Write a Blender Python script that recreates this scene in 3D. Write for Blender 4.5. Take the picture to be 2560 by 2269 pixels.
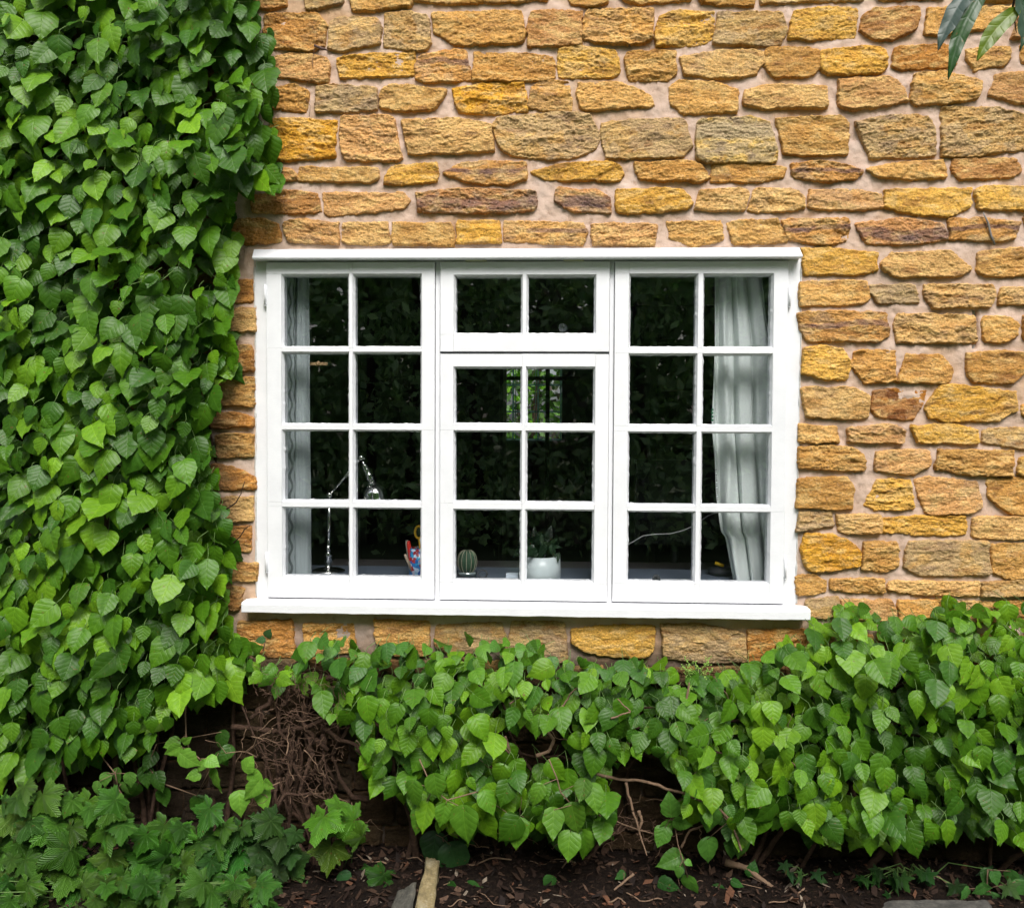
import bpy, math, random
import numpy as np
from mathutils import Matrix, Vector
rad = math.radians
random.seed(7); RS = np.random.RandomState(11)
for o in list(bpy.data.objects): bpy.data.objects.remove(o)
sc = bpy.context.scene

# ------------------------------------------------------------------ camera
YAW, PITCH, ROLL = 2.407, -1.996, 0.260
CAM = Vector((0.0, -3.15, 1.60)); FPX = 2250.0
cd = bpy.data.cameras.new('camera'); cam = bpy.data.objects.new('camera', cd); sc.collection.objects.link(cam)
CR = Matrix.Rotation(rad(YAW), 3, 'Z') @ Matrix.Rotation(rad(90 + PITCH), 3, 'X') @ Matrix.Rotation(rad(ROLL), 3, 'Z')
cam.matrix_world = Matrix.Translation(CAM) @ CR.to_4x4()
cd.sensor_width = 36; cd.lens = 36 * FPX / 2560; cd.clip_end = 400; cd.clip_start = 0.05
sc.camera = cam
sc.render.resolution_x = 1024; sc.render.resolution_y = 907
# ------------------------------------------------------------------ light
w = bpy.data.worlds.new("World"); sc.world = w; w.use_nodes = True
nt = w.node_tree; bg = nt.nodes['Background']
sky = nt.nodes.new('ShaderNodeTexSky'); sky.sky_type = 'NISHITA'; sky.sun_disc = False
SUN_EL, SUN_AZ = 50, 168
sky.sun_elevation = rad(SUN_EL); sky.sun_rotation = rad(SUN_AZ)
sky.air_density = 1.0; sky.dust_density = 4.0; sky.ozone_density = 1.0
hs = nt.nodes.new('ShaderNodeHueSaturation'); hs.inputs['Saturation'].default_value = 0.42
nt.links.new(sky.outputs[0], hs.inputs['Color']); nt.links.new(hs.outputs[0], bg.inputs[0])
bg.inputs[1].default_value = 0.11
sl = bpy.data.lights.new('sun', 'SUN'); so = bpy.data.objects.new('sun', sl); sc.collection.objects.link(so)
sl.energy = 1.5; sl.angle = rad(26); sl.color = (1.0, 0.965, 0.92)
sd = Vector((math.sin(rad(SUN_AZ)) * math.cos(rad(SUN_EL)), math.cos(rad(SUN_AZ)) * math.cos(rad(SUN_EL)), math.sin(rad(SUN_EL))))
so.rotation_euler = (-sd).to_track_quat('-Z', 'Y').to_euler()
sc.view_settings.view_transform = 'Standard'; sc.view_settings.look = 'None'
sc.view_settings.exposure = 1.02; sc.view_settings.gamma = 1
sc.render.engine = 'CYCLES'
sc.cycles.max_bounces = 10; sc.cycles.transparent_max_bounces = 16

# ------------------------------------------------------------------ helpers
def W(px, py, Y=0.0):
    """a point of the place on the plane y=Y, from where it stands in the 2560x2269 photograph"""
    d = CR @ Vector(((px - 1280) / FPX, -(py - 1134.5) / FPX, -1.0))
    return CAM + d * ((Y - CAM.y) / d.y)
def Wa(p, Y=0.0):
    return np.array([W(x, y, Y)[:] for x, y in p])

def _h(ix, iy, s):
    n = (ix * 374761393 + iy * 668265263 + s * 974634777) & 0xffffffff
    n = ((n ^ (n >> 13)) * 1274126177) & 0xffffffff
    return ((n ^ (n >> 16)) & 0xffff) / 65535.0 * 2 - 1
def vn(x, y, s=0):
    x = np.asarray(x, float); y = np.asarray(y, float)
    ix = np.floor(x).astype(np.int64); iy = np.floor(y).astype(np.int64)
    fx = x - ix; fy = y - iy; fx = fx * fx * (3 - 2 * fx); fy = fy * fy * (3 - 2 * fy)
    a = _h(ix, iy, s); b = _h(ix + 1, iy, s); c = _h(ix, iy + 1, s); d = _h(ix + 1, iy + 1, s)
    return (a * (1 - fx) + b * fx) * (1 - fy) + (c * (1 - fx) + d * fx) * fy
def fbm(x, y, s=0, o=4):
    r = 0; a = 1; t = 0
    for k in range(o):
        r = r + a * vn(x * 2 ** k, y * 2 ** k, s + k * 17); t += a; a *= .55
    return r / t
def ridge(x, y, s=0, o=4):
    r = 0; a = 1; t = 0
    for k in range(o):
        r = r + a * (1 - 2 * np.abs(vn(x * 2 ** k, y * 2 ** k, s + k * 17))); t += a; a *= .55
    return r / t
def sstep(a, b, x):
    t = np.clip((x - a) / (b - a), 0, 1); return t * t * (3 - 2 * t)

def mesh_np(name, V, F, col=None, uv=None, smooth=True, mi=None):
    me = bpy.data.meshes.new(name)
    V = np.asarray(V, np.float32).reshape(-1, 3); F = np.asarray(F, np.int32); k = F.shape[1]
    me.vertices.add(len(V)); me.vertices.foreach_set('co', V.ravel())
    me.loops.add(F.size); me.loops.foreach_set('vertex_index', F.ravel())
    me.polygons.add(len(F)); me.polygons.foreach_set('loop_start', np.arange(0, F.size, k, dtype=np.int32))
    me.polygons.foreach_set('loop_total', np.full(len(F), k, np.int32))
    me.polygons.foreach_set('use_smooth', np.full(len(F), smooth))
    if mi is not None: me.polygons.foreach_set('material_index', np.asarray(mi, np.int32))
    me.update(calc_edges=True)
    if col is not None:
        a = me.color_attributes.new('Col', 'FLOAT_COLOR', 'POINT')
        c = np.ones((len(V), 4), np.float32); c[:, :col.shape[1]] = col; a.data.foreach_set('color', c.ravel())
    if uv is not None:
        l = me.uv_layers.new(name='UVMap'); l.data.foreach_set('uv', np.asarray(uv, np.float32)[F.ravel()].ravel())
    me.validate(); return me

class G:
    """collects simple shapes into one mesh"""
    def __init__(s): s.v = []; s.f = []; s.sm = []
    def add(s, v, f, sm=False):
        b = len(s.v); s.v += [tuple(p) for p in v]; s.f += [tuple(i + b for i in q) for q in f]; s.sm += [sm] * len(f)
    def box(s, x0, x1, y0, y1, z0, z1, M=None):
        v = [Vector((x, y, z)) for x in (x0, x1) for y in (y0, y1) for z in (z0, z1)]
        if M is not None: v = [M @ p for p in v]
        s.add(v, [(0, 1, 3, 2), (4, 6, 7, 5), (0, 4, 5, 1), (2, 3, 7, 6), (0, 2, 6, 4), (1, 5, 7, 3)]); return s
    def tube(s, pts, r, n=8, caps=True):
        pts = [Vector(p) for p in pts]; m = len(pts)
        if not hasattr(r, '__len__'): r = [r] * m
        up = Vector((0.13, 0.31, 0.94)); V = []; 
        for i, p in enumerate(pts):
            t = (pts[min(i + 1, m - 1)] - pts[max(i - 1, 0)]).normalized()
            a = t.cross(up)
            if a.length < .05: a = t.cross(Vector((1, 0, 0)))
            a.normalize(); b = t.cross(a)
            for k in range(n):
                an = 2 * math.pi * k / n; V.append(p + (a * math.cos(an) + b * math.sin(an)) * r[i])
        F = [(i * n + k, i * n + (k + 1) % n, (i + 1) * n + (k + 1) % n, (i + 1) * n + k) for i in range(m - 1) for k in range(n)]
        if caps: F += [tuple(range(n))[::-1], tuple((m - 1) * n + k for k in range(n))]
        s.add(V, F, True); return s
    def lathe(s, prof, M=Matrix.Identity(4), n=32, rib=None):
        V = []; m = len(prof)
        for (r, z) in prof:
            for k in range(n):
                an = 2 * math.pi * k / n; rr = r * (rib(an) if rib else 1); V.append(M @ Vector((rr * math.cos(an), rr * math.sin(an), z)))
        F = [(i * n + k, i * n + (k + 1) % n, (i + 1) * n + (k + 1) % n, (i + 1) * n + k) for i in range(m - 1) for k in range(n)]
        s.add(V, F, True); return s
    def prism(s, poly, y0, y1):
        """poly in (x, z), extruded along y"""
        n = len(poly); V = [(x, y0, z) for x, z in poly] + [(x, y1, z) for x, z in poly]
        F = [tuple(range(n)), tuple(range(2 * n - 1, n - 1, -1))] + [(i, i + n, (i + 1) % n + n, (i + 1) % n) for i in range(n)]
        s.add(V, F); return s
    def mesh(s, name, org=(0, 0, 0)):
        me = bpy.data.meshes.new(name); me.from_pydata([(x - org[0], y - org[1], z - org[2]) for x, y, z in s.v], [], s.f)
        me.polygons.foreach_set('use_smooth', s.sm); me.update()
        import bmesh
        bm = bmesh.new(); bm.from_mesh(me); bmesh.ops.recalc_face_normals(bm, faces=bm.faces); bm.to_mesh(me); bm.free()
        return me

def tag(o, label=None, cat=None, group=None, kind=None):
    if label: o['label'] = label
    if cat: o['category'] = cat
    if group: o['group'] = group
    if kind: o['kind'] = kind
    return o
def link(name, me, m, parent=None):
    o = bpy.data.objects.new(name, me); sc.collection.objects.link(o)
    for q in (m if isinstance(m, (list, tuple)) else [m]): me.materials.append(q)
    if parent is not None: o.parent = parent
    return o
class Thing:
    def __init__(s, name, label, cat, loc, group=None, kind=None):
        s.e = bpy.data.objects.new(name, None); sc.collection.objects.link(s.e); s.e.location = loc
        s.e.empty_display_size = .05; kind = kind or 'thing'; s.o = Vector(loc); tag(s.e, label, cat, group, kind)
    def part(s, name, g, m, parent=None, label=None):
        me = g.mesh(name, s.o) if isinstance(g, G) else g
        if not isinstance(g, G): me.transform(Matrix.Translation(-s.o))
        o = link(name, me, m, parent or s.e)
        if label: o['label'] = label
        return o
def single(name, g, m, label, cat, loc, group=None, kind=None):
    me = g.mesh(name, loc) if isinstance(g, G) else g
    if not isinstance(g, G): me.transform(Matrix.Translation(-Vector(loc)))
    o = link(name, me, m); o.location = loc; return tag(o, label, cat, group, kind)

# ------------------------------------------------------------------ materials
class N:
    def __init__(s, name):
        s.m = bpy.data.materials.new(name); s.m.use_nodes = True; s.t = s.m.node_tree
        s.b = s.t.nodes['Principled BSDF']; s.out = s.t.nodes['Material Output']
    def n(s, typ, **k):
        x = s.t.nodes.new(typ)
        for a, v in k.items():
            if a.startswith('_'):
                x.inputs[a[1:].replace('_', ' ')].default_value = v
            else: setattr(x, a, v)
        return x
    def l(s, a, b): s.t.links.new(a, b)
    def math(s, op, a, b=None, c=None, clamp=False):
        x = s.t.nodes.new('ShaderNodeMath'); x.operation = op; x.use_clamp = clamp
        for i, q in enumerate((a, b, c)):
            if q is None: continue
            if isinstance(q, (int, float)): x.inputs[i].default_value = q
            else: s.l(q, x.inputs[i])
        return x.outputs[0]
    def noise(s, scale, detail=4, rough=.6, vec=None, stretch=None, dist=0):
        x = s.n('ShaderNodeTexNoise'); x.inputs['Scale'].default_value = scale; x.inputs['Detail'].default_value = detail
        x.inputs['Roughness'].default_value = rough; x.inputs['Distortion'].default_value = dist
        v = vec or s.n('ShaderNodeTexCoord').outputs['Object']
        if stretch:
            mp = s.n('ShaderNodeMapping'); mp.inputs['Scale'].default_value = stretch; s.l(v, mp.inputs[0]); v = mp.outputs[0]
        s.l(v, x.inputs['Vector']); return x
    def ramp(s, fac, stops):
        r = s.n('ShaderNodeValToRGB'); e = r.color_ramp.elements
        while len(e) < len(stops): e.new(.5)
        for q, (p, c) in zip(e, stops): q.position = p; q.color = (*c, 1) if len(c) == 3 else c
        s.l(fac, r.inputs[0]); return r.outputs[0]
    def mix(s, fac, a, b, mode='MIX'):
        x = s.n('ShaderNodeMix', data_type='RGBA', blend_type=mode)
        for q, i in ((fac, 0), (a, 6), (b, 7)):
            if isinstance(q, (int, float)): x.inputs[i].default_value = q
            elif isinstance(q, tuple): x.inputs[i].default_value = (*q, 1)
            else: s.l(q, x.inputs[i])
        return x.outputs[2]
    def bump(s, h, dist=.001, strength=1.0, normal=None):
        b = s.n('ShaderNodeBump'); b.inputs['Strength'].default_value = strength; b.inputs['Distance'].default_value = dist
        s.l(h, b.inputs['Height'])
        if normal: s.l(normal, b.inputs['Normal'])
        s.l(b.outputs[0], s.b.inputs['Normal']); return b
    def base(s, c):
        if isinstance(c, tuple): s.b.inputs['Base Color'].default_value = (*c, 1)
        else: s.l(c, s.b.inputs['Base Color'])
    def rough(s, r, spec=.5, metal=0):
        s.b.inputs['Roughness'].default_value = r; s.b.inputs['Specular IOR Level'].default_value = spec; s.b.inputs['Metallic'].default_value = metal
def basic(name, c, r=.5, spec=.5, metal=0, nscale=30, var=.15, bump=0.0, bd=.001):
    m = N(name); nz = m.noise(nscale)
    m.base(m.mix(nz.outputs[0], tuple(max(0, q * (1 - var)) for q in c), tuple(min(1, q * (1 + var)) for q in c)))
    m.rough(r, spec, metal)
    if bump: m.bump(nz.outputs[0], bd, bump)
    return m.m

# stone: per-vertex mineral colour and painted shade from the mesh, finer grain from noise
def mat_stone():
    m = N('ironstone'); col = m.n('ShaderNodeVertexColor', layer_name='Col').outputs[0]
    a = m.noise(150, 5, .8, stretch=(1, 1, 1.5)); b = m.noise(42, 6, .75, stretch=(1, 1, 1.9), dist=.9); c = m.noise(420, 3, .7)
    g = m.ramp(a.outputs[0], [(.33, (.42, .34, .27)), (.47, (1.0, 1, 1)), (.68, (1.45, 1.42, 1.35))])
    x = m.mix(.9, col, g, 'MULTIPLY')
    g2 = m.ramp(b.outputs[0], [(.33, (.50, .38, .30)), (.44, (1, 1, 1)), (.66, (1.25, 1.25, 1.2))])
    x = m.mix(.65, x, g2, 'MULTIPLY')
    m.base(x); m.rough(.93, .15)
    h = m.math('ADD', m.math('MULTIPLY', a.outputs[0], .5), m.math('MULTIPLY', b.outputs[0], 1.0))
    h = m.math('ADD', h, m.math('MULTIPLY', c.outputs[0], .3))
    m.bump(h, .008, 1.0); return m.m
def mat_mortar():
    m = N('pink_lime_mortar'); a = m.noise(9, 4, .6); b = m.noise(260, 3, .7); c = m.noise(3.2, 3, .5); e = m.noise(40, 4, .6)
    x = m.ramp(a.outputs[0], [(.3, (.47, .335, .25)), (.5, (.57, .425, .34)), (.7, (.62, .49, .42))])
    st = m.ramp(c.outputs[0], [(.54, (0, 0, 0)), (.70, (.7, .7, .7))])
    x = m.mix(st, x, (.47, .285, .135))
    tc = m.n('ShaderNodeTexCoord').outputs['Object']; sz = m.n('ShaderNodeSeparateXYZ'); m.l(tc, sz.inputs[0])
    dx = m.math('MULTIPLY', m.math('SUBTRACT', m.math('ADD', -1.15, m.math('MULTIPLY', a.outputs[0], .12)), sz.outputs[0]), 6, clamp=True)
    x = m.mix(m.math('MULTIPLY', dx, .8), x, (.06, .042, .03))  # shade of the tall climber painted onto the mortar behind it
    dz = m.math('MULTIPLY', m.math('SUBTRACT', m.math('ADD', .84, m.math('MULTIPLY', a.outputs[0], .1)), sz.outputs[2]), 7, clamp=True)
    x = m.mix(m.math('MULTIPLY', dz, .9), x, (.018, .014, .010))  # shade under the low plants painted into the lower mortar
    s2 = m.ramp(e.outputs[0], [(.27, (.62, .55, .5)), (.42, (1, 1, 1))]); x = m.mix(.8, x, s2, 'MULTIPLY')
    m.base(x); m.rough(.95, .1)
    h = m.math('ADD', m.math('MULTIPLY', b.outputs[0], .45), e.outputs[0]); m.bump(h, .0035, .85); return m.m
def mat_white():
    m = N('white_gloss_paint'); bv = m.n('ShaderNodeBevel', samples=4); bv.inputs['Radius'].default_value = .0022
    a = m.noise(14, 4, .6, stretch=(1, 1, 1)); b = m.noise(160, 2, .5, stretch=(.4, 1, 1)); c = m.noise(55, 5, .7)
    x = m.ramp(a.outputs[0], [(.3, (.75, .76, .79)), (.6, (.80, .81, .84))])
    d = m.ramp(c.outputs[0], [(.22, (.72, .70, .64)), (.33, (1, 1, 1))]); x = m.mix(.6, x, d, 'MULTIPLY')
    m.base(x); m.rough(.38, .45)
    m.bump(m.math('ADD', b.outputs[0], a.outputs[0]), .0007, .5, bv.outputs[0]); return m.m
def mat_glass():
    m = N('window_glass'); t = m.t
    tr = m.n('ShaderNodeBsdfTransparent'); tr.inputs[0].default_value = (.95, .96, .965, 1)
    gl = m.n('ShaderNodeBsdfGlossy'); gl.inputs['Roughness'].default_value = .0
    fr = m.n('ShaderNodeFresnel'); fr.inputs[0].default_value = 1.52
    nz = m.noise(3.0, 1, .5); bp = m.n('ShaderNodeBump'); bp.inputs['Distance'].default_value = .00012; bp.inputs['Strength'].default_value = 1
    m.l(nz.outputs[0], bp.inputs['Height']); m.l(bp.outputs[0], gl.inputs['Normal'])
    mx = m.n('ShaderNodeMixShader'); geo = m.n('ShaderNodeNewGeometry'); ff = m.math('MULTIPLY', m.math('MULTIPLY', fr.outputs[0], 2.4), m.math('SUBTRACT', 1, geo.outputs['Backfacing']))
    m.l(ff, mx.inputs[0]); m.l(tr.outputs[0], mx.inputs[1]); m.l(gl.outputs[0], mx.inputs[2])
    m.l(mx.outputs[0], m.out.inputs[0]); return m.m
def mat_leaf(name, lobed=False, rough=.42, vein=.5, trans=.13):
    m = N(name); col = m.n('ShaderNodeVertexColor', layer_name='Col').outputs[0]
    uv = m.n('ShaderNodeUVMap', uv_map='UVMap').outputs[0]; sx = m.n('ShaderNodeSeparateXYZ'); m.l(uv, sx.inputs[0]); X, Y = sx.outputs[0], sx.outputs[1]
    if not lobed:
        ax = m.math('ABSOLUTE', X)
        t = m.math('SUBTRACT', Y, m.math('MULTIPLY', m.math('POWER', ax, .85), .62))
        fr = m.math('PINGPONG', m.math('MULTIPLY', t, 5.2), .5)
        v1 = m.math('SUBTRACT', 1, m.math('MULTIPLY', fr, 9.0), clamp=True)
        mid = m.math('SUBTRACT', 1, m.math('MULTIPLY', ax, 38), clamp=True)
        ve = m.math('MAXIMUM', m.math('MULTIPLY', v1, .6), mid)
        puff = m.math('MULTIPLY', fr, 2.0)
    else:
        an = m.math('ARCTAN2', X, Y)
        fr = m.math('PINGPONG', m.math('MULTIPLY', an, 7 / math.pi / 1.45), .5)
        r = m.math('SQRT', m.math('ADD', m.math('MULTIPLY', X, X), m.math('MULTIPLY', Y, Y)))
        v0 = m.math('SUBTRACT', 1, m.math('MULTIPLY', m.math('MULTIPLY', fr, r), 30), clamp=True)
        f2 = m.math('PINGPONG', m.math('ADD', m.math('MULTIPLY', r, 8), m.math('MULTIPLY', fr, -6)), .5)
        v2 = m.math('SUBTRACT', 1, m.math('MULTIPLY', f2, 7), clamp=True)
        ve = m.math('MAXIMUM', m.math('MULTIPLY', v2, .5), v0); puff = m.math('MULTIPLY', f2, 2.0)
    nz = m.noise(60, 3, .6)
    g = m.ramp(nz.outputs[0], [(.3, (.82, .86, .8)), (.7, (1.15, 1.12, 1.1))])
    x = m.mix(1.0, col, g, 'MULTIPLY')
    lt = m.mix(1.0, x, (1.75, 1.5, 1.6), 'MULTIPLY')
    x = m.mix(m.math('MULTIPLY', ve, vein), x, lt)
    sp = m.noise(95, 2, .5); x = m.mix(m.ramp(sp.outputs[0], [(.69, (0, 0, 0)), (.74, (.8, .8, .8))]), x, (.13, .075, .02))
    geo = m.n('ShaderNodeNewGeometry'); pale = m.mix(.5, x, (.22, .34, .14)); x = m.mix(geo.outputs['Backfacing'], x, pale)
    m.base(x); m.rough(rough, .30)
    h = m.math('ADD', m.math('SUBTRACT', puff, m.math('MULTIPLY', ve, 1.2)), m.math('MULTIPLY', nz.outputs[0], .6))
    bp = m.bump(h, .00075 if not lobed else .0016, .55 if not lobed else .9)
    tl = m.n('ShaderNodeBsdfTranslucent'); m.l(m.mix(1.0, x, (1.6, 1.7, .8), 'MULTIPLY'), tl.inputs[0]); m.l(bp.outputs[0], tl.inputs['Normal'])
    mx = m.n('ShaderNodeMixShader'); mx.inputs[0].default_value = trans; m.l(m.b.outputs[0], mx.inputs[1]); m.l(tl.outputs[0], mx.inputs[2])
    m.l(mx.outputs[0], m.out.inputs[0]); return m.m

M_STONE = mat_stone(); M_MORTAR = mat_mortar(); M_WHITE = mat_white(); M_GLASS = mat_glass()
M_LEAF = mat_leaf('hydrangea_leaf', vein=.42, rough=.44); M_LOBE = mat_leaf('lobed_leaf', True, .45, .38); M_THICK = mat_leaf('leathery_leaf', False, .35, .08, .12)
M_BARK = basic('bark', (.060, .036, .025), .95, .15, nscale=60, var=.85, bump=1, bd=.008)
M_TWIG = basic('pale_twig', (.20, .13, .085), .85, .2, nscale=60, var=.5, bump=.5)
M_GSTEM = basic('green_stem', (.11, .19, .05), .6, .3, var=.3)
M_SOIL = None
def mat_soil():
    m = N('garden_soil'); a = m.noise(8, 5, .7); b = m.noise(70, 6, .75); c = m.noise(190, 4, .7)
    x = m.ramp(b.outputs[0], [(.3, (.005, .003, .0025)), (.5, (.015, .009, .006)), (.64, (.034, .021, .014)), (.8, (.08, .05, .034))])
    m.base(m.mix(.5, x, m.ramp(a.outputs[0], [(.35, (.4, .4, .4)), (.65, (1.2, 1.2, 1.2))]), 'MULTIPLY')); m.rough(.95, .15)
    m.bump(m.math('ADD', b.outputs[0], c.outputs[0]), .012, 1); return m.m
M_SOIL = mat_soil()
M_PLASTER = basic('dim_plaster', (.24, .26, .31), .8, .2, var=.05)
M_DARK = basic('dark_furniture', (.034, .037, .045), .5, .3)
M_REVEAL = basic('reveal_paint', (.60, .63, .64), .6, .3, var=.05)

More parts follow.
